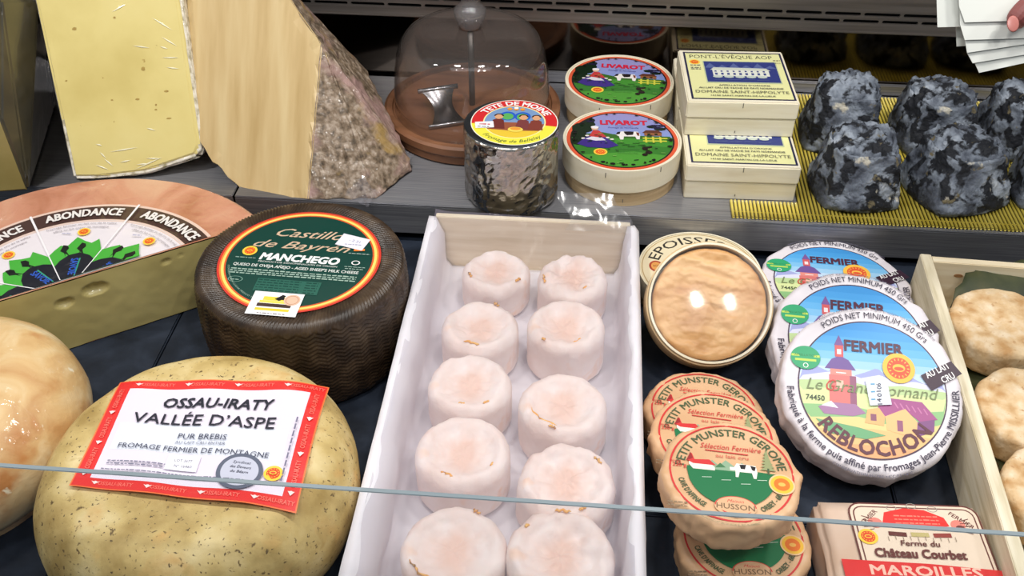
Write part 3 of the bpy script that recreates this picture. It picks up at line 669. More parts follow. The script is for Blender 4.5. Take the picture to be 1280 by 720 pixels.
#@@BOXES
# ================================================================ tray of ten small white cheeses
def goat_box():
    t = thing('cheese_crate', 'long pale wooden crate lined with white paper holding small pinkish cheeses', 'crate', (.0165, -.165, 0))
    hx, y0, y1, h = .0935, -.215, .196, .060
    for sx in (-1, 1): bbox('side_panel', min(sx*hx, sx*(hx-.004)), max(sx*hx, sx*(hx-.004)), y0, y1, .001, h-.004, M['wood_y'], t, bev=.0005)
    bbox('end_panel', -hx+.0045, hx-.0045, y1-.006, y1, .001, h, M['wood_pale'], t, bev=.0006)
    bbox('end_panel', -hx+.0045, hx-.0045, y0, y0+.006, .001, h, M['wood_pale'], t, bev=.0006)
    bbox('bottom_panel', -hx+.0045, hx-.0045, y0+.0065, y1-.0065, .0005, .0035, M['wood_pale'], t, bev=0)
    # liner
    V, F = [], []; ny = 90
    for j in range(ny+1):
        f = j/ny; y = y0+.008+(y1-.008-y0-.008)*f; w1 = 1.6*nz(0, y, 1, 13, 3); w2 = 1.6*nz(5, y, 1, 13, 3); w3 = 1.8*nz(9, y, 2, 30, 2)
        near = max(0, 1-f*2.2)
        L = [(-hx-.003-.004*w1-.004*near, .012+.006*w1), (-hx-.0035-.002*w1-.002*near, .035), (-hx-.003, h-.006+.001*w2), (-hx-.001, h+.0015+.002*w1), (-hx+.006+.002*w3, h+.001+.0018*w1),
             (-hx+.012+.002*w1+.006*near, h*.72), (-hx+.013+.003*w2+.003*near, h*.36), (-hx+.013, .012), (-hx+.018, .0048), (-.04, .0042), (0, .0044+.0006*w3), (.04, .0042)]
        Q = [(hx-.016, .0048), (hx-.012, .012), (hx-.011+.002*w1, h*.36), (hx-.009+.002*w2, h*.72), (hx-.006+.0022*w3, h+.001+.0015*w2), (hx-.001, h+.003+.003*w2), (hx+.0035, h-.004), (hx+.0045+.002*w2, h*.6), (hx+.004+.004*w1, .014)]
        for x, z in L+Q: V.append((x, y, z))
    m = 21
    for j in range(ny):
        for i in range(m-1): a = j*m+i; F.append((a, a+1, a+m+1, a+m))
    o = obj('paper_liner', V, F, M['paper'], t, True)
    so = o.modifiers.new('s', 'SOLIDIFY'); so.thickness = .0003; so.offset = 0
    # milky film stretched over the rim
    V, F = [], []; nx, nyf = 40, 80
    for j in range(nyf+1):
        for i in range(nx+1):
            u = -hx+.004+(2*hx-.008)*i/nx; f = j/nyf; y = y0+.01+(y1-.011-y0)*f
            z = h-.0015+.0014*nz(u, y, 0, 16, 3)+.004*(abs(u)/hx)**6+.003*max(0, f-.96)/.04+.001*math.sin(f*40+u*30)*max(0, f-.8)*4
            V.append((u, y, z))
    for j in range(nyf):
        for i in range(nx): a = j*(nx+1)+i; F.append((a, a+1, a+nx+2, a+nx+1))
    fm = obj('film_cover', V, F, M['milky_film'], t, True)
    V, F = [], []; nu, nv = 24, 14      # loose end of the film, added and sloped to catch the lamp highlight
    for j in range(nv+1):
        for i in range(nu+1):
            f = j/nv; u = .030+.058*i/nu+.006*math.sin(f*5); wob = .0022*nz(u, f*.03, 0, 60, 2)
            V.append((u*(1-.12*f), y1-.020+.034*f, h+.0022+.0178*f**1.12+wob))
    for j in range(nv):
        for i in range(nu): a = j*(nu+1)+i; F.append((a, a+1, a+nu+2, a+nu+1))
    obj('film_glint_flap', V, F, clear('film_glint_clear', haze=.03, rough=.17, ior=1.9), t, True)
    spots = [((620, 336), 'far left'), ((716, 343), 'far right'), ((600, 405), ''), ((708, 403), ''), ((587, 476), ''), ((704, 502), ''), ((578, 560), ''), ((715, 598), ''), ((567, 682), ''), ((705, 688), '')]
    labs = ['small pinkish white cheese in farthest row, left of the pair by crate end', 'small pinkish white cheese in farthest row, right of the pair, creased lower side',
            'small white cheese second from far end in left column, orange fleck at lower rim', 'small white cheese second from far end in right column, tall and short orange fleck',
            'small white cheese in the middle of the left column', 'small white cheese in the middle of right column with long orange crease',
            'round smooth white cheese just beyond the glass edge, left column', 'dented white cheese crossed by the glass edge, right column',
            'white cheese nearest the viewer in left column with curved orange crease', 'lumpy folded cheese nearest the viewer in right column']
    for k, (q, _) in enumerate(spots):
        rad = (.0305, .031, .0325, .0325, .033, .034, .035, .035, .0355, .036)[k]; hh = (.038, .042, .041, .046, .042, .044, .043, .043, .044, .045)[k]
        P = at(q[0], q[1], hh+.004); P.x = min(max(P.x, .0165-.077+rad), .0165+.0785-rad); sd = 11.3*k
        c = thing('small_white_cheese', labs[k], 'cheese', (P.x, P.y, .0052), group='small cheeses in the paper-lined crate')
        dent = (.005, .004, .007, .007, .0065, .0065, .008, .007, .007, .008)[k]; lump = (.02, .03, .02, .02, .02, .025, .012, .04, .025, .055)[k]
        def fn(r, z, a, rad=rad, hh=hh, sd=sd, dent=dent, lump=lump):
            x, y = math.cos(a), math.sin(a); w = 1+lump*nz(x+sd, y, z*12, 1.7)+.006*nz(x+sd, y, z*40, 6)
            if z > hh*.7:
                f = min(1, r/rad); z += -dent*(1-min(1, (f/.78)**4))+.0022*nz(r*x+sd, r*y, 0, 70, 4)*(1 if lump < .03 else 1.9)
            return r*w, z+.0006*nz(x*r, y*r+sd, z, 160)
        V, F = lathe(rounded(rad, hh, .011, 8, 7, 12, .006), 72, fn); body = obj('rind', V, F, M['goat'], c, True)
        # orange creases along the inner rim
        for (a0, a1, rr) in (((200, 215, .8), (318, 335, .82)), ((195, 208, .85), (300, 312, .6)), ((245, 275, .78), (60, 72, .86)), ((285, 310, .62), (230, 236, .9)), ((255, 268, .72), (300, 312, .76)),
                             ((195, 262, .72), (250, 262, .84)), ((240, 262, .74), (330, 338, .72)), ((30, 48, .8), (290, 300, .8)), ((205, 255, .84), (60, 72, .86)), ((80, 100, .86), (140, 146, .8)))[k]:
            pts = []; ns = 8
            for i in range(ns+1):
                a = R(a0+(a1-a0)*i/ns); r = rad*rr*(1+.03*math.sin(i*1.9)); rr2, zz = fn(r, hh, a)
                pts.append((rr2*math.cos(a), rr2*math.sin(a), zz-.0003))
            V, F = tube(pts, [.0003]+[.0007+.0004*abs(math.sin(i*2.3)) for i in range(ns-1)]+[.0003], 6)
            obj('orange_crease', V, F, M['orange_mark'], c, True)
goat_box()

# ================================================================ round veneer boxes
def seg_shell(name, r0, r1, z0, z1, m, parent, seg=96, fn=None):
    prof = [(r0, z0), (r1, z0), (r1, z1), (r0, z1)]
    V, F = [], []
    for r, z in prof:
        for j in range(seg):
            a = 2*math.pi*j/seg; k = 1 if fn is None else fn(a, z); V.append((r*k*math.cos(a), r*k*math.sin(a), z))
    for i in range(4):
        for j in range(seg): k = (j+1) % seg; q = (i+1) % 4; F.append((i*seg+j, i*seg+k, q*seg+k, q*seg+j))
    return obj(name, V, F, m, parent)
def staple(parent, x, y, z, h=.004, ang=0):
    o = bbox('staple', -.0003, .0003, -.0002, .0003, -h/2, h/2, M['rod'], parent, bev=0); o.location = (x, y, z); o.rotation_euler = (0, 0, ang)

def livarot_print():
    p = Print(.012); r = 50
    p.disc(0, 0, 54, s(222, 92, 58), n=80); p.disc(0, 0, 50.6, s(40, 30, 30), n=80); p.disc(0, 0, 49, s(60, 120, 50), n=72)
    for i in range(8): p.chord(49, 4+5.6*i, 4+5.6*(i+1)+.3, [(.24+.012*i, .32-.004*i, .66-.012*i)][0])
    p.under(49, [(-49, 8), (-30, 10), (-20, 13), (-8, 9), (10, 7), (49, 6)], s(58, 104, 40)); p.under(49, [(-49, 0), (0, 2), (49, 0)], s(66, 140, 48))
    p.under(49, [(-49, -12), (0, -8), (49, -14)], s(56, 122, 44)); p.under(49, [(-49, -30), (10, -22), (49, -30)], s(78, 150, 54))
    dk = s(20, 40, 22)
    for x, y, a, b in ((-38, 20, 11, 10), (-32, 27, 7, 8), (-42, 8, 8, 10), (-30, 35, 5, 4), (-44, -4, 6, 8), (30, 24, 5, 3), (38, 20, 6, 3.4)): p.disc(x, y, a, dk, b, 9)
    for x, y in ((-30, 33), (-26, 21), (33, 26), (36, 22), (40, 26)): p.disc(x, y, 4.6, s(30, 28, 60), 2, 9)
    p.text('LIVAROT', 3, 27, 8.2, s(206, 38, 66), 46, .05); p.text('Fromage de Normandie', 2, 20, 2.6, s(60, 66, 140), 30, 0, .4); p.text('Appellation d\'origine', 3, 24, 1.5, s(60, 70, 140), 18)
    # cow
    w, k = s(236, 230, 226), s(32, 22, 26)
    p.poly([(-6, 8), (-4, 13), (2, 14.5), (16, 14), (18, 9), (17, 0), (14, 0), (13, 5), (2, 5), (1, -1), (-2, -1), (-3, 5)], w)
    p.poly([(2, 14), (8, 14.4), (12, 14), (11, 8), (5, 7), (3, 10)], k); p.poly([(-6, 8), (-4, 13), (-1, 13.6), (-2, 9)], k); p.poly([(14, 13), (17, 12), (17, 6), (15, 7)], s(120, 60, 50))
    # farmhouse and fence
    p.poly([(20, 12), (24, 17), (36, 17), (40, 12)], s(96, 52, 38)); p.rect(22, 7, 39, 12, s(150, 96, 60)); p.rect(25, 8, 28, 11, dk); p.rect(32, 8, 35, 11, dk)
    yl = s(208, 206, 70); p.rect(20, 1, 44, 3, yl); p.rect(20, -4, 43, -2, yl)
    for x in (22, 29, 36): p.rect(x, -6, x+2, 5, yl)
    # seated woman
    p.poly([(-44, -10), (-36, 2), (-24, 8), (-14, 0), (-4, -12), (-14, -17), (-34, -16)], s(62, 44, 130)); p.poly([(-36, -1), (-29, 4), (-20, 2), (-16, -3), (-26, -4)], s(220, 214, 224))
    p.poly([(-32, 4), (-28, 15), (-22, 15), (-15, 3), (-22, 2)], s(196, 62, 62)); p.disc(-26, 18.5, 3.4, s(224, 180, 150), 3.2, 14); p.disc(-26, 21, 4, s(236, 232, 234), 2.6, 14)
    for a, b in ((-14, 2), (-10, -1), (-34, 5), (-38, 0)): p.disc(a, b, 2, s(236, 226, 220), 1.4, 9)
    p.seal(-22, -24, 6.6, .9)
    for a, b, c_ in ((22, -17, 6), (24, -24, 5), (20, -28, 4), (26, -14, 3)): p.disc(a, b, c_*.7, s(36, 26, 24), c_*.6, 8)
    for i in range(7): p.rot(-2+i*5, -8-(i % 3)*3, 7, .8, R(5), s(40, 92, 36))
    rn = random.Random(2)
    for i in range(60):
        a, q = rn.uniform(0, 6.28), 46*math.sqrt(rn.random()); x, y = q*math.cos(a), q*math.sin(a)
        if y < 8 and not (-14 < x < 20 and y > -3): p.rot(x, y, rn.uniform(1.5, 5), rn.uniform(.5, 1.2), rn.uniform(-.4, .4), (s(24, 44, 24), s(120, 170, 80), s(30, 60, 30))[i % 3])
    for i in range(34):
        a = rn.uniform(0, 6.28); p.disc(47*math.cos(a), 47*math.sin(a), rn.uniform(1, 2.6), s(26, 26, 24), rn.uniform(.8, 1.8), 7)
    p.scribble(-8, -20, 16, .8, s(60, 110, 60), 8); p.scribble(-6, -27, 14, .8, s(60, 110, 60), 9)
    return p
def livarots():
    first = None
    for (x, y, lab, rz) in ((.0965, .131, 'front round livarot box, coloured farm scene lid in full view', R(3)), (.0935, .2495, 'rear round livarot box, lid partly behind the front one and darker', R(-2))):
        t = thing('round_cheese_box', lab, 'cheese box', (x, y, .0452), (0, 0, rz), 'round livarot boxes')
        seg_shell('base', .052, .0545, 0, .022, M['veneer_tan'], t); 
        V, F = lathe([(.001, .001), (.0535, .001), (.0535, .003), (.001, .003)], 64); obj('bottom', V, F, M['veneer_tan'], t)
        seg_shell('lid_band', .0555, .0575, .017, .0415, M['veneer'], t)
        V, F = lathe([(.001, .0385), (.0554, .0385), (.0554, .0405), (.001, .0405)], 80); obj('lid', V, F, M['veneer'], t)
        staple(t, -.018, -.0547, .035, .005, -.3); staple(t, .034, -.0465, .037, .005, .6); staple(t, .0, -.0545, .006, .004)
        if first is None: first = livarot_print().build('label', t, lambda a, b, h: (a*.001, b*.001, .0407+h*.001), 'print_gloss')
        else:
            o = first.copy(); C.objects.link(o); o.parent = t
    return
livarots()

def pont_print():
    p = Print(.012); cr = s(228, 226, 164); nb = s(34, 34, 70)
    p.rect(-50, -47, 50, 47, nb); p.rect(-48, -45, 48, 45, cr)
    p.text('PONT-L’ÉVÊQUE AOP', -2, 34, 7, s(44, 44, 40), 84, .0); p.rect(-47, 43.5, 40, 44.2, nb)
    p.seal(-40, 26, 5.6, .9)
    p.rect(-32, -16, 42, 28, s(186, 196, 160)); p.rect(-31, -14, 41, 27, s(44, 56, 122)); bl2 = s(84, 98, 150)
    for i in range(6): p.poly([(-31+12*i, 14), (-25+12*i, 24-(i % 2)*4), (-19+12*i, 14)], bl2)
    w = s(220, 222, 210)
    p.rect(-24, -2, 32, 10, w); p.poly([(-26, 10), (-22, 15), (30, 14), (34, 9)], s(200, 204, 190))
    for i in range(9): p.rect(-22+6*i, 0, -19.5+6*i, 4, s(60, 70, 130)); p.rect(-22+6*i, 6, -20+6*i, 8.5, s(60, 70, 130))
    for i in range(5): p.disc(-20+11*i, -4, 5, s(190, 200, 190), 2.4, 10)
    for i in range(4): p.rot(-18+14*i, -10, 12, .8, R(4), bl2)
    for y, x in ((18, -41), (13, -41), (10, -41)): p.scribble(x-4, y, x+6, 1.5, s(110, 110, 110), int(y))
    p.scribble(40, 30, 47, 1.4, s(90, 80, 80), 4); p.text('45%', 45.5-2, 24, 2, s(100, 90, 90), 6)
    p.text('APPELLATION D’ORIGINE', 4, -22, 2.6, s(70, 70, 80), 50, .01); p.text('AU LAIT CRU DE VACHE DE PAYS NORMANDIE', 0, -27.5, 2.8, s(52, 52, 66), 82, .015)
    p.text('DOMAINE SAINT-HIPPOLYTE', 0, -36, 5.0, s(110, 108, 92), 90); p.text('14100 SAINT-MARTIN-DE-LA-LIEUE', 0, -42, 2.4, s(60, 60, 66), 62, .015)
    return p
def ponts():
    first = None
    for (x, y, z, rz, lab) in ((.2095, .1495, .0452, R(1.5), 'lower front square cheese box, pale yellow label half covered by the upper box'),
                               (.2070, .2585, .0452, 0, 'rear square cheese box mostly hidden under the back of the upper box'),
                               (.2075, .2025, .0837, R(2.5), 'upper square pont-l\'évêque cheese box, whole pale yellow label visible')):
        t = thing('square_cheese_box', lab, 'cheese box', (x, y, z), (0, 0, rz), 'square pale yellow label boxes')
        a = .0535
        bbox('base', -a+.001, a-.001, -a+.001, a-.001, 0, .0195, M['veneer'], t, bev=.0008)
        bbox('lid', -a, a, -a, a, .0198, .038, M['veneer'], t, bev=.0012)
        staple(t, 0, -a-.0002, .0345, .005); staple(t, -.004, -a+.0006, .005, .002)
        if first is None: first = pont_print().build('label', t, lambda u, v, h: (u*.001+.001, v*.001*1.04, .0382+h*.001), 'print')
        else: o = first.copy(); C.objects.link(o); o.parent = t
ponts()

# ================================================================ silver wrapped cylinder
def tete():
    t = thing('foil_wrapped_cheese', 'silver foil wrapped cylinder cheese with red and yellow round label', 'cheese', (-.0085, .091, .0456))
    Rr, H = .0450, .077
    prof = rounded(Rr, H, .003, 44, 3, 8, .006)
    rn = random.Random(4)
    def fn(r, z, a):
        x, y = math.cos(a), math.sin(a); q = 0
        if r > Rr*.9:
            q = .06*abs(nz(x, y, z*14, 2.6, 2))+.05*abs(nz(x+4, y, z*20, 5.2, 1))*(1.6 if z < .02 else 1)+.008*abs(nz(x+4, y+7, z*30, 11, 1))
        return r*(1-q*.55+.01*(z < .01)), z+(.0006*nz(r*x, r*y, 0, 60) if z > .07 else 0)
    V, F = lathe(prof, 200, fn)
    obj('foil', V, F, M['foil'], t, False)
    V, F = lathe([(.001, H+.0004), (Rr*.93, H+.0004), (Rr*.965, H-.0002), (Rr*.93, H-.001), (.001, H-.001)], 80); obj('foil_cap', V, F, M['foil_top'], t)
    p = Print(.02); rd = s(206, 44, 46); ye = s(236, 224, 74)
    p.disc(0, 0, 40.5, s(240, 236, 220), n=64); p.disc(0, 0, 39.6, rd, n=64); p.ring(0, 0, 28, 39.6, ye, a0=188, a1=352, n=50); p.disc(0, 0, 29, s(240, 230, 160), n=56); p.disc(0, 0, 27.8, s(120, 150, 190), n=56)
    p.under(27.8, [(-28, -2), (0, -1), (28, -2)], s(150, 84, 60)); p.under(27.8, [(-28, -14), (0, -16), (28, -14)], s(226, 190, 60))
    p.arc('TETE DE MOINE', 0, 0, 30.2, 90, 128, 7.2, WH, bold=.03); p.arc('Fromage de Bellelay', 0, 0, 36.5, 270, 96, 5, s(60, 100, 60), inner=True, bold=.0, shear=.3)
    for x in (-7, 7): p.disc(x, 10, 7.5, s(40, 90, 190), 8, 24); p.disc(x, 9, 5.5, s(90, 170, 90), 6, 20)
    for x, m_ in ((-15, s(110, 50, 44)), (8, s(120, 60, 60)), (20, s(126, 60, 50))): p.poly([(x-7, -13), (x-5, 2), (x, 6), (x+5, 2), (x+7, -13)], m_); p.disc(x, 8, 4, s(214, 160, 120), 4.4, 14); p.ring(x, 9, 3, 4.6, s(60, 34, 28), n=16, a0=0, a1=180)
    p.disc(2, -14, 7, s(236, 210, 90), 4.5, 20); p.disc(2, -12.6, 5, s(226, 150, 60), 2.6, 16)
    for x in (-6, 0, 6): p.disc(x, 22.5, 2.4, s(232, 150, 50), 2.4, 12)
    p.disc(0, 24.6, 2.2, WH, 2, 10); p.h += .04
    p.rot(-27, -8, 17, 11, R(9), s(238, 236, 238)); p.scribble(-32, -8, -22, 2, s(190, 60, 60), 2); p.scribble(-33, -12, -22, 1.6, s(100, 100, 110), 3)
    p.build('label', t, lambda x, y, h: (x*.001+.003, y*.001+.001, H+.0006+h*.001), 'print_gloss')
tete()

# ================================================================ scraping board with dome
def girolle():
    bx, by, z = -.061, .2225, .0455
    t = thing('cheese_scraping_board', 'round reddish wooden cheese board with steel centre spindle', 'board', (bx, by, z))
    Rb = .0935
    V, F = lathe([(.002, 0), (Rb-.005, 0), (Rb-.003, .002), (Rb-.003, .010), (Rb-.001, .0115), (Rb, .013), (Rb, .020), (Rb-.003, .022), (.085, .022), (.084, .0195), (.002, .0195)], 96)
    obj('board', V, F, M['board'], t)
    V, F = tube([(0, 0, .019), (0, 0, .102)], .0032, 12); obj('spindle', V, F, M['rod'], t, True)
    d = thing('clear_dome', 'clear domed cover with knob standing over the wooden board', 'dome cover', (bx, by, z+.0197))
    pr = [(.0822, 0), (.0818, .02), (.080, .04), (.0765, .060), (.072, .073), (.066, .080), (.058, .0845), (.045, .087), (.03, .0882), (.012, .0886)]
    V, F = [], []; seg = 96; pr2 = pr+[(r-.0012, zz-.0012 if r < .08 else zz) for r, zz in pr[::-1]]
    for r, zz in pr2:
        for j in range(seg): a = 2*math.pi*j/seg; V.append((r*math.cos(a), r*math.sin(a), zz))
    for i in range(len(pr2)):
        if i in (len(pr)-1,): continue
        for j in range(seg): k = (j+1) % seg; q = (i+1) % len(pr2); F.append((i*seg+j, i*seg+k, q*seg+k, q*seg+j))
    obj('shell', V, F, M['dome'], d, True)
    V, F = lathe([(.001, .086), (.006, .0865), (.011, .089), (.0155, .1), (.0165, .107), (.0125, .111), (.0085, .115), (.008, .122), (.013, .128), (.014, .133), (.010, .138), (.001, .139)], 40)
    obj('knob', V, F, clear('knob_acrylic', tint=(.8, .78, .78), haze=.18, hazecol=(.4, .38, .38), rough=.04, ior=1.6), d, True)
    # scraper
    c = at(553, 134, z+.028)
    m_ = thing('scraper_blade', 'small bright steel scraping blade lying on the wooden board inside dome', 'blade', (c.x, c.y, z+.0197), (0, 0, R(22)))
    m_.scale = (1.7, 1.25, 1.25)
    hb = .0165
    V, F = tube([(-.0125, .014, hb), (.0125, .014, hb)], .0022, 12); obj('handle_bar', V, F, M['metal'], m_, True)
    V, F = tube([(-.0125, -.021, .0025), (.0125, -.021, .0025)], .0018, 12); obj('foot_bar', V, F, M['metal'], m_, True)
    V, F = [], []; n = 12
    for j in range(n+1):
        f = j/n; w = .0105-.0045*math.sin(math.pi*f); y = .0135-.034*f; zz = hb-(hb-.0025)*f-.001*math.sin(math.pi*f)
        for x in (-w, w):
            for dz in (.0005, -.0005): V.append((x, y, zz+dz))
    for j in range(n):
        a = 4*j; b = a+4; F += [(a, a+2, b+2, b), (a+1, b+1, b+3, a+3), (a, b, b+1, a+1), (a+2, a+3, b+3, b+2)]
    obj('blade', V, F, M['metal'], m_, True)
    V, F = tube([(0, .013, hb-.002), (0, .016, .006), (0, .012, .0016)], .0012, 8); obj('prop', V, F, M['metal'], m_, True)
girolle()

# ================================================================ ash-coated goat cheeses on the yellow mat
def ash():
    t = thing('straw_mat', 'yellow ribbed plastic straw mat under the ash-coated cheeses', 'mat', (0, 0, .0455))
    V, F = [], []; x = .2035; n = 0
    while x < .78:
        y0 = .0655+random.uniform(-.0004, .0004); y1 = .306; r = .00135
        for yy in (y0, y1):
            for k in range(6): a = k*math.pi/3; V.append((x+r*math.cos(a), yy, r+.0001+r*math.sin(a)))
        b = n*12
        F += [(b+k, b+(k+1) % 6, b+6+(k+1) % 6, b+6+k) for k in range(6)]+[tuple(b+k for k in range(6)), tuple(b+11-k for k in range(6))]
        x += .0036; n += 1
    # only the part clear of the square boxes is laid front to back
    V2 = []
    for i, v in enumerate(V):
        if v[0] < .2675: v = (v[0], min(v[1], .0925), v[2])
        V2.append(v)
    obj('straws', V2, F, M['mat'], t, True)['kind'] = 'stuff'
    for yy in (.075, .2, .29):
        V, F = tube([(.268 if yy > .1 else .2035, yy, .0013), (.78, yy, .0013)], .0004, 5); obj('thread', V, F, M['mat'], t)
    z = .0484
    data = [(.322, .121, .088, .058, .062, R(4), 1, 'ash-coated goat cheese in front row beside the square boxes, lumpy grey'),
            (.4175, .127, .094, .062, .060, R(20), 2, 'ash-coated goat cheese in front row, second from the boxes, tilted white-flecked top'),
            (.3235, .217, .086, .060, .068, R(-8), 3, 'ash-coated goat cheese in back row beside the boxes, very black crumbly top'),
            (.4180, .222, .084, .060, .062, R(6), 4, 'ash-coated goat cheese in back row, middle one below the white sheets'),
            (.5120, .128, .084, .064, .056, R(-10), 5, 'ash-coated goat cheese in front row cut by the right border'),
            (.5080, .222, .084, .064, .062, R(12), 6, 'ash-coated goat cheese in back row cut by the right border')]
    for x, y, wb, wt, h, rz, sd, lab in data:
        bm = bmesh.new(); bmesh.ops.create_cube(bm, size=1); bmesh.ops.subdivide_edges(bm, edges=bm.edges[:], cuts=34, use_grid_fill=True)
        for v in bm.verts:
            u, w, q = v.co.x*2, v.co.y*2, v.co.z+.5
            # squircle mapping rounds the plan
            uu = u*math.sqrt(1-.30*w*w); ww = w*math.sqrt(1-.30*u*u)
            half = (wb+(wt-wb)*q)/2*(1-.10*max(0, q-.85)/.15)*(1-.06*max(0, .1-q)/.1)
            P = Vector((uu*half, ww*half, q*h*(1-.16*max(abs(uu), abs(ww))**4*(q > .9))))
            top = min(1, max(0, (q-.8)/.15))
            d = .0050*nz(P.x+sd, P.y, P.z, 18, 2)+.0022*nz(P.x, P.y+sd, P.z, 70, 3)*(1+top)+.0009*nz(P.x, P.y+sd, P.z, 220, 3)*(1+2.2*top)
            dirv = Vector((P.x, P.y, (P.z-h*.4)*.8)); dirv.normalize()
            k = min(1, P.z/.006); P += dirv*d*k
            v.co = P
        o = from_bm('ash_cheese', bm, M['ash'], None, True, (x, y, z)); o.rotation_euler = (0, 0, rz)
        tag(o, lab, 'cheese', 'ash-coated goat cheeses on the yellow mat')
ash()

#@@PACKS
# ================================================================ paper-wrapped discs
def wrapped(name, rad, h, m, parent, sd, fold=1., b=.006, corners=0):
    def fn(r, z, a):
        x, y = math.cos(a), math.sin(a); e = max(0, (r/rad-.8)/.2)
        k = 1+.018*fold*e*nz(x+sd, y, z*25, 3.2, 3)
        if corners:
            st = 2*math.pi/corners; q = ((a+sd+.22*math.sin(a*2+sd)) % st)-st/2; k *= 1+e*.62*(math.cos(st/2)/math.cos(q)-1)
        pl = abs(math.sin(a*9+sd+2*nz(x, y, sd, 2)))**6
        k -= .018*fold*e*pl*max(0, 1-z/h*.7)
        zz = z+(.0016*fold*e*nz(x, y+sd, 0, 4, 2) if z > h*.5 else 0)
        return r*k, zz
    V, F = lathe(rounded(rad, h, b, 6, 5, 8, .004), 180, fn); return obj(name, V, F, m, parent, True)

def munster_print():
    p = Print(.014); g, rd, bg = s(74, 92, 62), s(206, 52, 52), s(24, 112, 66); tan = s(216, 174, 134)
    p.ring(0, 0, 44.2, 45.6, rd); p.arc('PETIT MUNSTER GEROME', 0, 0, 34.6, 93, 168, 6.8, g, bold=.012)
    p.arc('CAVE D’AFFINAGE', 0, 0, 40.3, 218, 44, 4.2, g, inner=True, bold=.02); p.arc('ORBEY - 68370', 0, 0, 40.3, 322, 40, 4.2, g, inner=True, bold=.02)
    p.text('Sélection Fermière', 0, 20.5, 5, rd, 45, 0, .25); p.rot(-3, 18, 32, .9, R(-2), rd); p.text('au lait cru', 1, 12.5, 3.2, s(214, 110, 90), 24, .01)
    p.text('Fabriqué', -41, 4, 2.2, rd, 8); p.text('220 g', -38, 0, 3.2, rd, 10, .01)
    p.under(32.5, [(-33, 2), (-20, 0), (0, 1), (14, 2), (33, 1)], bg)
    p.poly([(-22, 0), (-14, 9), (-9, 4), (-4, 10), (3, 4), (8, 9), (14, 2), (6, 0)], s(140, 170, 140)); p.poly([(-12, 2), (-8, 7), (-4, 3)], s(70, 120, 80))
    p.poly([(-31, 3), (-31, 6), (-16, 6), (-12, 2), (-12, -1), (-28, -1)], s(236, 226, 214)); p.poly([(-33, 7), (-29, 14), (-27, 8), (-16, 9), (-11, 4), (-28, 4)], rd); p.poly([(-33, 6), (-30, 15), (-28, 9)], s(150, 40, 40))
    w = s(240, 232, 224); p.poly([(2, 4), (4, 8), (18, 7), (19, 1), (18, -5), (16, -5), (15, 0), (6, 0), (5, -5), (3, -5), (3, 1), (-1, 1), (-1, 4)], w)
    p.poly([(6, 7), (11, 7.4), (10, 3), (7, 3)], BK); p.poly([(14, 7), (18, 6), (17, 2), (15, 3)], BK)
    for i in range(6): p.poly([(21+i*.6, 4+i*3), (33-i*1.2, 4+i*3), (27, 9+i*3)], s(150, 156, 110))
    p.rot(27, 3, 1.4, 6, 0, g)
    for x, y in ((-18, -8), (-4, -9), (10, -11), (22, -6)): p.rot(x, y, 7, .5, R(6), s(200, 220, 200))
    p.disc(2, -32.5, 15, tan, 9, 30); p.ring(2, -32.5, 14, 14.8, rd, .62, 30, 0, 180); p.text('Maison', 2, -29, 2.6, rd, 12, 0, .4); p.text('HUSSON', 2, -35, 4.6, s(120, 92, 66), 27, .01)
    p.poly([(-8, -36.5), (-3, -38.6), (2, -39), (8, -38.4), (13, -36), (8, -40.6), (2, -41.8), (-4, -40.8)], rd)
    p.disc(36, -8, 9.4, s(236, 196, 150), n=28); p.disc(36, -8, 8.2, s(244, 190, 60), n=28); p.disc(36, -8, 5.8, s(236, 120, 40), n=24); p.disc(36, -8, 2.6, s(244, 186, 90), 1.8, 16)
    for i in range(2): p.scribble(-46, -34-i*3, -32, 1.2, s(130, 110, 84), i)
    p.arc('INGREDIENTS LAIT CRU DE VACHE SEL PRESURE FERMENTS', 0, 0, 49.5, 268, 50, 1.8, s(120, 120, 84), inner=True)
    return p
def munsters():
    first = None
    dat = [((880, 514), .0255, 0, 'tan paper munster disc at the back bottom of the pile, only top arc showing', R(-6), 0),
           ((929, 670), .0280, 0, 'tan paper munster disc nearest the viewer, shaded by the one above it', R(3), 0),
           ((894, 544), .0530, .0262, 'tan paper munster disc second in the pile, half hidden by the top one', R(-4), 0),
           ((914, 590), .0790, .0524, 'topmost tan paper munster disc with whole green meadow label', R(-3), 0)]
    for k, (q, zt, zb, lab, rz, tl) in enumerate(dat):
        zt += .0; zb = max(zb, .0004) + (.0008*k if k > 1 else 0); zt = zb+.0245; P = at(q[0], q[1], zt)
        t = thing('paper_wrapped_cheese', lab, 'cheese', (P.x, P.y, zb), (0, 0, rz), 'tan paper munster discs')
        wrapped('wrapper', .0480, .0245, M['tan_paper'], t, 3.1+k*5, 1.5, .0050, corners=8)
        if first is None: first = munster_print().build('label', t, lambda x, y, h: (x*.0009, y*.0009, .0250+h*.001-.0000006*max(0, math.hypot(x, y)-30)**2), 'print')
        else: o = first.copy(); C.objects.link(o); o.parent = t
munsters()

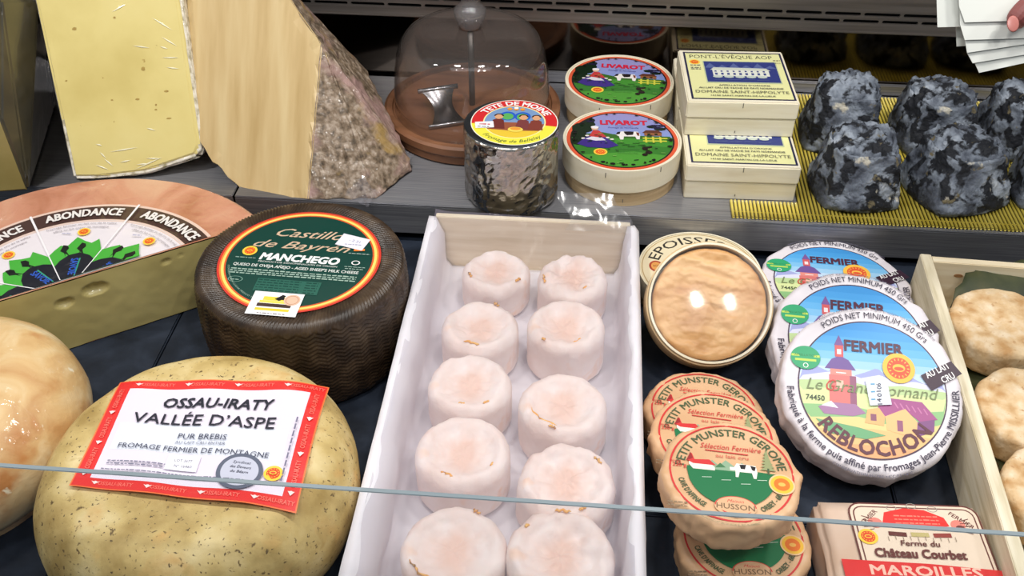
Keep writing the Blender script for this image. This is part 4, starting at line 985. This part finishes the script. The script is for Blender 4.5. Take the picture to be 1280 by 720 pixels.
def reblochon_print():
    p = Print(.014); r = 50; ol = s(72, 50, 74); tx = s(46, 38, 62)
    p.disc(0, 0, 52, ol, n=88)
    cols = [s(64, 148, 214), s(72, 156, 220), s(84, 166, 224), s(100, 176, 228), s(126, 188, 230), s(158, 202, 234), s(190, 214, 236), s(208, 218, 236)]
    for i in range(8): p.chord(51, 50-6.0*(i+1)-.2, 51 if i == 0 else 50-6*i, cols[i])
    p.chord(51, -51, 2, s(206, 216, 150))
    p.under(51, [(-51, 10), (-40, 14), (-30, 10), (-22, 16), (-14, 8), (-4, 12), (4, 16), (12, 9), (24, 13), (36, 7), (51, 9)], s(160, 166, 214))
    p.under(51, [(-51, 5), (-34, 9), (-20, 12), (-8, 7), (6, 11), (16, 6), (30, 8), (51, 4)], s(216, 216, 236)); p.under(51, [(-51, 2), (-20, 5), (0, 1), (20, 4), (51, 2)], s(186, 208, 150))
    p.under(51, [(-51, -6), (-30, -2), (0, -5), (30, -2), (51, -4)], s(212, 222, 160)); p.under(51, [(-51, -16), (-20, -14), (10, -18), (51, -12)], s(144, 190, 130))
    p.under(51, [(-51, -26), (-10, -22), (20, -28), (51, -22)], s(232, 208, 140)); p.under(51, [(-51, -34), (0, -30), (51, -34)], s(238, 190, 128)); p.under(51, [(-51, -43), (0, -42), (51, -43)], s(236, 170, 118))
    # church tower
    pk, pu = s(214, 120, 116), s(112, 84, 150)
    p.rect(-30, -17, -13, 8, pk); p.rect(-15.5, -17, -11, 8, s(150, 92, 120)); p.rect(-29, 8, -14, 13, s(224, 140, 130))
    p.poly([(-33, 12.5), (-28, 20), (-22, 23), (-16, 20), (-11, 12.5)], pu); p.rect(-25.5, 22, -19.5, 31, s(206, 90, 92)); p.poly([(-26, 31), (-22.5, 39), (-19, 31)], s(120, 86, 150)); p.rect(-24, 24, -21, 28, s(240, 220, 220))
    p.rect(-25, -2, -20, 4, s(240, 190, 170)); p.rect(-25, 9.4, -18, 10.2, WH); p.poly([(-38, -17), (-30, -13), (-12, -13), (-5, -19), (-14, -22), (-34, -22)], s(164, 120, 160)); p.poly([(-36, -16), (-29, -12), (-24, -17)], s(232, 224, 236))
    # chalet
    p.poly([(4, -12), (10, -6), (34, -7), (44, -19), (32, -22), (22, -14), (8, -20), (2, -18)], s(166, 84, 138)); p.poly([(8, -20), (22, -13), (30, -22), (29, -34), (9, -30)], s(240, 190, 130)); p.rect(16, -30, 20, -22, s(150, 90, 120))
    p.poly([(30, -22), (42, -19), (41, -28), (29, -33)], s(130, 80, 130)); p.poly([(-4, -16), (4, -14), (8, -20), (7, -27), (-6, -26)], s(232, 180, 120)); p.rect(-2, -24, 2, -19, s(140, 86, 110))
    for i in range(6): p.rot(16+i*4, -11-i*.6, 1, 5, R(30), s(196, 120, 166))
    p.poly([(-40, -26), (-10, -30), (8, -34), (-6, -38), (-30, -36)], s(110, 170, 120))
    p.text('FERMIER', 2, 27.5, 8.2, s(84, 42, 62), 41, .035); p.text('Le Grand Bornand', 0, -4.5, 8.6, s(120, 132, 90), 92, -.004, .3)
    p.text('G', -28.8, -4.5, 8.6, s(200, 70, 60), 7, -.004, .3)
    p.text('74450', -40, -12.5, 3.8, s(60, 70, 60), 13, .01)
    p.arc('REBLOCHON', 0, 0, 49, 271, 106, 10.5, s(96, 48, 62), inner=True, bold=.03)
    p.arc('POIDS NET MINIMUM 450 Grs', 0, 0, 54.4, 86, 82, 4.8, tx); p.arc('Reblochon fermier appellation origine protégée lait cru entier de vache', 0, 0, 61, 84, 84, 1.8, s(110, 104, 124))
    p.arc('Fabriqué à la ferme puis affiné par Fromages Jean-Pierre MISSILLIER', 0, 0, 60, 274, 180, 5.0, tx, inner=True, bold=.012)
    p.arc('CONSERVATION ENTRE +4°C ET +8°C', 0, 0, 64.5, 268, 50, 1.8, s(80, 76, 96), inner=True, bold=.01)
    p.disc(-46.5, 19, 10.6, s(46, 160, 108), 9, 36); p.rot(-46.5, 20.5, 20, 1.7, 0, s(190, 214, 90)); p.text('APPELLATION', -46.5, 20, 1.7, s(40, 120, 60), 16); p.rot(-46.5, 17.2, 15, 1.7, 0, s(190, 214, 90)); p.ring(-46.5, 13, 1.4, 1.9, WH, n=16)
    p.disc(19, 17, 11.4, s(244, 190, 74), n=40); p.disc(19, 17, 8.2, s(226, 84, 50), n=36)
    for i in range(16): a = i*math.pi/8; p.rot(19+6.6*math.cos(a), 17+6.6*math.sin(a), 1.6, .7, a, s(246, 196, 90))
    p.disc(19, 17, 4.4, s(244, 190, 80), 3, 20); p.disc(19, 16.4, 3.4, s(226, 84, 50), 1.5, 16)
    c_, q_ = math.cos(R(30)), math.sin(R(30))
    p.poly([(34, 13), (56, 26), (63, 17), (41, 2)], s(58, 36, 52)); p.text('AU LAIT', 47, 16, 4.8, WH, 19, .015, 0, R(31)); p.text('CRU', 54, 11, 4.8, WH, 10, .015, 0, R(31))
    return p
def reblochons():
    first = None
    dat = [((1045, 356), .0, 0, 'white paper reblochon disc farthest back, lying flat under the other two', R(-1)),
           ((1071, 428), 18, .0505, 'middle white paper reblochon disc leaning between the front and back ones', R(-3)),
           ((1090, 486), 25, .0625, 'front white paper reblochon disc with full church and chalet label', R(-2))]
    for k, (q, tl, zc, lab, rz) in enumerate(dat):
        T = .029; rad = .0685
        zc = zc or .0298; P = at(q[0], q[1], zc)
        rx = R(tl); n = Vector((0, -math.sin(rx), math.cos(rx))); B = P-n*T
        t = thing('paper_wrapped_reblochon', lab, 'cheese', B, (rx, 0, 0), 'white paper reblochon discs')
        wrapped('wrapper', rad, T, M['white_paper'], t, 7.7+k*4.2, 1.2, .0055, corners=11)
        fl_ = lambda x, y, h: (x*.00105, y*.00105, T+.0004+h*.001-.0000011*max(0, math.hypot(x, y)-52)**2)
        if first is None: first = reblochon_print().build('label', t, fl_, 'print', rot=(0, 0, R(-3)))
        else: o = first.copy(); C.objects.link(o); o.parent = t; o.rotation_euler = (0, 0, rz)
        # date sticker
        p = Print(); sx, sy, sa = ((34, -2, R(-12)), (30, 4, R(0)), (4, -3, R(8)))[k]
        p.off = (sx, sy); p.rot(0, 0, 16, 20, sa, s(222, 228, 240))
        for i, dgt in enumerate(('06', '01', '14')): p.text(dgt, 2, 5-6*i, 3.2, s(60, 60, 80), 4.6, .02, 0, R(90)+sa)
        for i in range(3): p.rot(-4, 6-6*i, 3, 1, sa, s(90, 160, 200))
        lb = [c_ for c_ in t.children if c_.name.startswith('label')]
        if k != 1: p.build('date_sticker', lb[0] if lb else t, lambda x, y, h: (x*.001, y*.001, T+.0021+h*.001))
reblochons()

# ================================================================ epoisses
def epoisses():
    # back box lying flat
    t = thing('epoisses_box', 'flat round wooden epoisses box with cream lid behind the open one', 'cheese box', (.1705, .006, .0005))
    seg_shell('base', .0515, .0535, 0, .018, M['veneer_tan'], t); seg_shell('lid_band', .054, .0555, .010, .0295, M['veneer'], t)
    V, F = lathe([(.001, .027), (.0539, .027), (.0539, .0285), (.001, .0285)], 80); obj('lid', V, F, M['veneer'], t)
    V, F = lathe([(.001, .0), (.0514, .0), (.0514, .0015), (.001, .0015)], 64); obj('bottom', V, F, M['veneer_tan'], t)
    p = Print(); p.disc(0, 0, 53.6, s(226, 212, 178), n=80); p.arc('EPOISSES', 0, 0, 38, 106, 108, 10.5, s(44, 40, 36), bold=.006)
    p.text('Berthaut', -2, 30, 2.6, s(190, 110, 80), 16, 0, .3); p.text('MIS À LA MAIN', -4, 24, 3.4, s(180, 90, 60), 30, .01, .1)
    p.disc(-39, 4, 6.5, s(166, 66, 44), 8, 24); p.disc(-39, 4, 4.6, s(214, 150, 80), 6, 20); p.text('AOP', -39, 3, 3, s(90, 30, 20), 6)
    p.ring(0, 0, 51.6, 52.4, s(180, 150, 100), n=80)
    p.build('label', t, lambda x, y, h: (x*.001, y*.001, .0287+h*.001), rot=(0, 0, R(4)))
    # front box tilted up against it, open under clear film
    tl = R(39.5); zc = .0635; P = at(888, 378, zc); rot = Matrix.Rotation(R(2), 3, 'Z') @ Matrix.Rotation(tl, 3, 'X')
    n = rot @ Vector((0, 0, 1)); h = .032; rr = .0505
    t = thing('open_epoisses_box', 'open round wooden box of orange wrinkled cheese under clear film, tilted up', 'cheese box', P-n*h, rot.to_euler())
    seg_shell('box_band', rr-.0018, rr, 0, h, M['veneer'], t); seg_shell('outer_band', rr+.0003, rr+.0017, .004, h-.004, M['veneer_tan'], t)
    V, F = lathe([(.001, .0), (rr-.002, .0), (rr-.002, .0016), (.001, .0016)], 64); obj('bottom', V, F, M['veneer_tan'], t)
    def fn(r, z, a):
        x, y = r*math.cos(a), r*math.sin(a)
        if z > .02: z += .0006*math.sin((y*1.0+x*.22)*420+2.2*nz(x, y, 0, 40))*(.5+nz(x+3, y, 0, 50))+.0016*nz(x*.6, y, 0, 90, 4)
        return r*(1+.01*nz(math.cos(a), math.sin(a), 3, 5)), z
    V, F = lathe(rounded(rr-.0035, .0275, .004, 4, 4, 40, .003), 150, fn); V = [(a, b, c+.0018) for a, b, c in V]
    c = obj('orange_cheese', V, F, M['epoisse'], t, True)
    V, F = lathe([(.0005, h+.0022), (.012, h+.0021), (.025, h+.0017), (.038, h+.0010), (rr-.004, h+.0004), (rr-.0002, h+.0002)], 64); F = F[:-2]
    obj('film_lid', V, F, clear('film_lid_clear', haze=.01, rough=.06, ior=1.6), t, True)
epoisses()

# ================================================================ maroilles block
def maroilles():
    A, B = at(1016, 622, .036), at(1222, 629, .036); ang = math.atan2(B.y-A.y, B.x-A.x); w = (B-A).length; dpt = .118
    cx, cy = (A+B).xy/2; px_, py_ = -math.sin(ang), math.cos(ang)
    t = thing('maroilles_block', 'square paper-wrapped maroilles block with red band at the lower right', 'cheese', (cx-px_*dpt/2, cy-py_*dpt/2, .0004), (0, 0, ang))
    bm = bmesh.new(); bmesh.ops.create_cube(bm, size=1)
    for v in bm.verts: v.co = Vector((v.co.x*w, v.co.y*dpt, (v.co.z+.5)*.035))
    bmesh.ops.bevel(bm, geom=bm.edges[:], offset=.004, segments=3, affect='EDGES'); bmesh.ops.subdivide_edges(bm, edges=[e for e in bm.edges if e.calc_length() > .02], cuts=14, use_grid_fill=True)
    for v in bm.verts: v.co.x += .0012*nz(*v.co, 40); v.co.z -= .0009*abs(nz(*v.co, 50)) if v.co.z > .01 else 0
    from_bm('wrapper', bm, mat('cream_waxed_paper', [s(208, 176, 152), s(228, 206, 188)], scale=16, rough=.35, bump=.4, bscale=60, coat=.5, coatbump=24), t, True)
    p = Print(); hw, hd = w*500, dpt*500; br = s(104, 52, 46); cr = s(232, 212, 190); rd = s(216, 44, 42)
    x0, x1, y1 = -hw+22, hw-3, hd-3
    def rr(x0, y0, x1, y1, c, k=8):
        p.poly([(x0, y0), (x1, y0), (x1, y1-k)]+[(x1-k+k*math.cos(a), y1-k+k*math.sin(a)) for a in (.4, .8, 1.2)]+[(x1-k, y1), (x0+k, y1)]+[(x0+k-k*math.sin(a), y1-k+k*math.cos(a)) for a in (.4, .8, 1.2)]+[(x0, y1-k)], c)
    rr(x0, -hd+4, x1, y1, br, 9); rr(x0+1.2, -hd+4, x1-1.2, y1-1.2, cr, 8); rr(x0+3, -hd+4, x1-3, y1-3, br, 7); rr(x0+4, -hd+4, x1-4, y1-4, cr, 6)
    mx = (x0+x1)/2
    p.text('FERMIER', x0+14, hd-17, 3.4, br, 18, .015, 0, R(45)); p.text('FERMIER', x1-14, hd-17, 3.4, br, 18, .015, 0, R(-42))
    for dx, dy in ((-14, 0), (0, 2), (14, 0)): p.ring(mx+dx, hd-7+dy, 3, 3.6, s(160, 150, 140), .7, 20)
    p.poly([(mx-24, hd-23), (mx-20, hd-11), (mx-6, hd-7), (mx+8, hd-8), (mx+20, hd-14), (mx+22, hd-21), (mx+6, hd-24), (mx-10, hd-23)], s(226, 50, 44))
    for i in range(3): p.scribble(mx-14, hd-14-i*3, mx+16, 1.2, s(240, 130, 110), i+20)
    for sx in (-1, 1):
        p.disc(mx+sx*28, hd-20, 5, s(220, 130, 116), 4.4, 14); p.disc(mx+sx*29, hd-22, 3, br, 2, 10)
        for i in range(5): p.rot(mx+sx*33, hd-26+i*2.6, 7, .5, R(sx*(i*8-14)), br)
    for i in range(3): p.rot(mx+(i-1)*15, hd-29, 12, 3.4, R((i-1)*3), (br, s(196, 180, 120), s(150, 60, 50))[i])
    for i in range(10): p.rot(mx-22+i*5, hd-33+(i % 2), 3.6, .4, R(90), s(150, 130, 110))
    p.seal(x0+9, hd-32, 6.6, .95)
    p.text('Ferme du', mx-2, hd-38.5, 4.2, br, 26, .02, .1); p.text('Château Courbet', mx-4, hd-48, 6.8, br, 60, .035, .08)
    p.rect(-hw+4, -hd+30, hw-1, hd-58, rd) if False else p.poly([(-hw+9, hd-70), (hw+0, hd-74), (hw+0, hd-56), (mx, hd-52.5), (-hw+9, hd-51)], rd)
    p.text('MAROILLES', mx-4, hd-62, 7.4, s(240, 190, 170), 72, .03)
    p.scribble(mx-40, hd-80, mx+40, 2, br, 4); p.scribble(mx-40, hd-86, mx+40, 2, br, 5)
    p.build('label', t, lambda x, y, h: (x*.001, y*.001, .0358+h*.001), 'print_wrap')
maroilles()

# ================================================================ crate at the right border with leaf-laid cheeses
def right_crate():
    A = at(1150, 317, .055); B = at(1262, 690, .055); ang = math.atan2(-(B.x-A.x), -(B.y-A.y)+0)  # lean of the long side
    ang = -math.atan2(A.x-B.x, A.y-B.y)
    t = thing('leaf_crate', 'pale wooden crate at the right border lined with dark leaves', 'crate', (A.x, A.y, .0004), (0, 0, ang))
    h = .0548; w = .26; L = .40
    bbox('side_panel', 0, .0095, -L, 0, 0, h, M['wood_y'], t, bev=.0006); bbox('side_panel', w-.0095, w, -L, 0, 0, h, M['wood_y'], t, bev=.0006)
    bbox('end_panel', .0098, w-.0098, -.0085, -.0004, 0, h-.0015, M['wood_pale'], t, bev=.0006); bbox('end_panel', .0098, w-.0098, -L, -L+.008, 0, h-.0015, M['wood_pale'], t, bev=.0006)
    bbox('bottom_panel', .0098, w-.0098, -L+.0082, -.0087, 0, .003, M['wood_pale'], t, bev=0)
    V, F = lathe([(.0002, 0), (.003, 0), (.003, .0004), (.0002, .0004)], 14); o = obj('knot', V, F, mat('wood_knot', [s(150, 108, 66)], rough=.7), t); o.location = (.035, -.0086, .040); o.rotation_euler = (R(90), 0, 0); o.scale = (1.3, .6, 1)
    W_ = t.matrix_basis if False else Matrix.Translation((A.x, A.y, .0004)) @ Matrix.Rotation(ang, 4, 'Z')
    rn = random.Random(12)
    # leaves
    def leaf(loc, rz, sz, tx, ty, lab):
        V, F = [], []; nu, nv = 16, 6
        for i in range(nu+1):
            f = i/nu; wd = sz*.26*math.sin(math.pi*min(1, f**.85))*(1+.10*(i % 2))
            for j in range(-nv, nv+1):
                q = j/nv; V.append((sz*(f-.5), wd*q, .010*sz/.1*abs(q)**1.5*math.sin(f*7+q)*.5+.006*math.sin(f*5)+.003*abs(q)))
        m = 2*nv+1
        for i in range(nu):
            for j in range(m-1): a = i*m+j; F.append((a, a+1, a+m+1, a+m))
        o = obj('leaf_blade', V, F, M['leaf'], None, True); so = o.modifiers.new('s', 'SOLIDIFY'); so.thickness = .0004
        Vr, Fr = tube([(sz*(f-.5), 0, .006*math.sin(f*5)+.0006) for f in [i/8 for i in range(9)]], .0006, 6); 
        e = thing('leaf', lab, 'leaf', loc, (tx, ty, rz), 'leaves lining the right crate'); o.parent = e; obj('midrib', Vr, Fr, M['leaf'], e, True)
    leaf(W_ @ Vector((.082, -.030, .034)), R(25), .15, R(20), R(-14), 'large dark leaf standing behind the far cheese in right crate')
    leaf(W_ @ Vector((.055, -.115, .014)), R(100), .11, 0, 0, 'dark leaf between the first two cheeses of the right crate')
    leaf(W_ @ Vector((.062, -.20, .012)), R(75), .12, 0, R(4), 'dark leaf under the second cheese of the right crate')
    leaf(W_ @ Vector((.070, -.29, .012)), R(88), .12, 0, 0, 'dark leaf beside the nearest cheese of the right crate')
    for k, (q, rad, hh, lab) in enumerate((((1240, 397), .041, .030, 'floury tan farm cheese farthest back in the right crate'), ((1265, 503), .041, .030, 'floury tan farm cheese in the middle of the right crate'),
                                           ((1303, 606), .040, .030, 'floury tan farm cheese nearest the viewer at the right border'))):
        zt = .020+hh; P = at(q[0], q[1], zt); P.x = max(P.x, A.x+(P.y-A.y)*math.tan(-ang)+.0125+rad*1.04)
        def fn(r, z, a, sd=k*9.1, hh=hh, rad=rad):
            x, y = math.cos(a), math.sin(a); return r*(1+.035*nz(x+sd, y, z*14, 2)+.012*nz(x, y+sd, z*60, 8)), z+(.0016*nz(r*x+sd, r*y, 0, 60, 3) if z > hh*.6 else 0)
        V, F = lathe(rounded(rad, hh, .006, 7, 5, 10, .005), 90, fn)
        o = obj('farm_cheese', V, F, M['farm'], None, True); o.location = (P.x, P.y, .020); o.rotation_euler = (R(3), R(-3), 0); tag(o, lab, 'cheese', 'floury cheeses in the right crate')
right_crate()

#@@HAND
# ================================================================ white card sheets held at the top right, and the hand
def sheets_hand():
    n = -FW; P0 = CAM+FW*.62; KS = .62/.86
    def sheet(px, dep, lab, k):
        P = P0-FW*dep*KS; f = [onplane(x, y, P, n) for x, y in px]; m = len(f)
        V = f+[v-n*.0004 for v in f]; F = [tuple(range(m)), tuple(range(2*m-1, m-1, -1))]+[(i, m+i, m+(i+1) % m, (i+1) % m) for i in range(m)]
        bm = bmesh.new(); vs = [bm.verts.new(v) for v in V]
        for q in F: bm.faces.new([vs[i] for i in q])
        bmesh.ops.recalc_face_normals(bm, faces=bm.faces[:])
        tag(from_bm('card_sheet', bm, M['sheet']), lab, 'sheet', 'white sheets held by the hand')
    sheet([(1169, -60), (1212, -60), (1216, 33), (1172, 34)], .000, 'leftmost white sheet, upright and separate from the fanned ones', 0)
    sheet([(1192, -50), (1240, -50), (1226, 56), (1196, 58)], -.006, 'greyer white sheet behind the leftmost sheet', 1)
    sheet([(1214, 20), (1330, 8), (1330, 68), (1224, 91), (1213, 66)], .002, 'lowest white sheet of the fan with pointed bottom corner', 2)
    sheet([(1209, 10), (1330, 4), (1330, 60), (1216, 79), (1209, 66)], .004, 'second lowest white sheet of the fan', 3)
    sheet([(1206, 0), (1330, -6), (1330, 48), (1209, 66), (1206, 48)], .006, 'third white sheet of the fan from the bottom', 4)
    sheet([(1200, -10), (1330, -20), (1330, 46), (1206, 50), (1200, 30)], .008, 'fourth white sheet of the fan from the bottom', 5)
    sheet([(1196, -60), (1330, -60), (1330, 24), (1206, 28), (1199, 8)], .010, 'topmost white sheet of the fan under the finger', 6)
    # hand: one skinned body, thumb in front of the sheets, fingers behind
    t = thing('person', 'hand of a person holding white sheets at the top right corner', 'person', (0, 0, 0))
    def w(px, py, dep): return onplane(px, py, P0-FW*dep*KS, n)
    verts, edges, rad = [], [], []
    def add(p, r, par):
        verts.append(p); rad.append(r); i = len(verts)-1
        if par is not None: edges.append((par, i))
        return i
    root = add(w(1420, -110, .012), .026, None)
    fore = add(w(1520, -200, .012), .027, root); add(w(1640, -310, .01), .031, fore)
    palm = add(w(1370, -70, .010), .028, root); pal2 = add(w(1345, -62, .004), .026, palm)
    th = add(w(1345, -25, .028), .014, palm); th2 = add(w(1305, -6, .028), .0115, th); th3 = add(w(1276, 18, .0235), .0105, th2); add(w(1263, 34, .0215), .0085, th3)
    for j, (ax_, ay_) in enumerate(((1300, -95), (1318, -70), (1330, -48), (1340, -28))):
        k1 = add(w(ax_, ay_, -.010-.002*j), .0105, pal2); k2 = add(w(ax_-36, ay_+18, -.022), .0092, k1); k3 = add(w(ax_-52+4*j, ay_+40, -.021), .0082, k2)
    me = bpy.data.meshes.new('hand'); me.from_pydata(verts, edges, []); o = link('hand', me, t)
    sk = o.modifiers.new('skin', 'SKIN'); sv = me.skin_vertices[0].data
    for i, r in enumerate(rad): sv[i].radius = (r*KS, r*KS)
    sv[0].use_root = True
    sb = o.modifiers.new('sub', 'SUBSURF'); sb.levels = 2; sb.render_levels = 2
    me.materials.append(M['skin'])
    V, F = lathe([(.001, 0), (.0042, 0), (.005, .0006), (.0042, .001), (.001, .0012)], 16); nl = obj('thumb_nail', V, F, M['nail'], t, True)
    c = w(1266, 30, .0305); nl.location = c; nl.rotation_euler = cam.rotation_euler if False else cam.matrix_world.to_euler(); nl.scale = (.75, 1, .5)
    V, F = tube([w(1490, -172, .012), w(1560, -235, .012), w(1700, -360, .01)], [.030, .032, .036], 24); obj('sleeve', V, F, M['sleeve'], t, True)
sheets_hand()
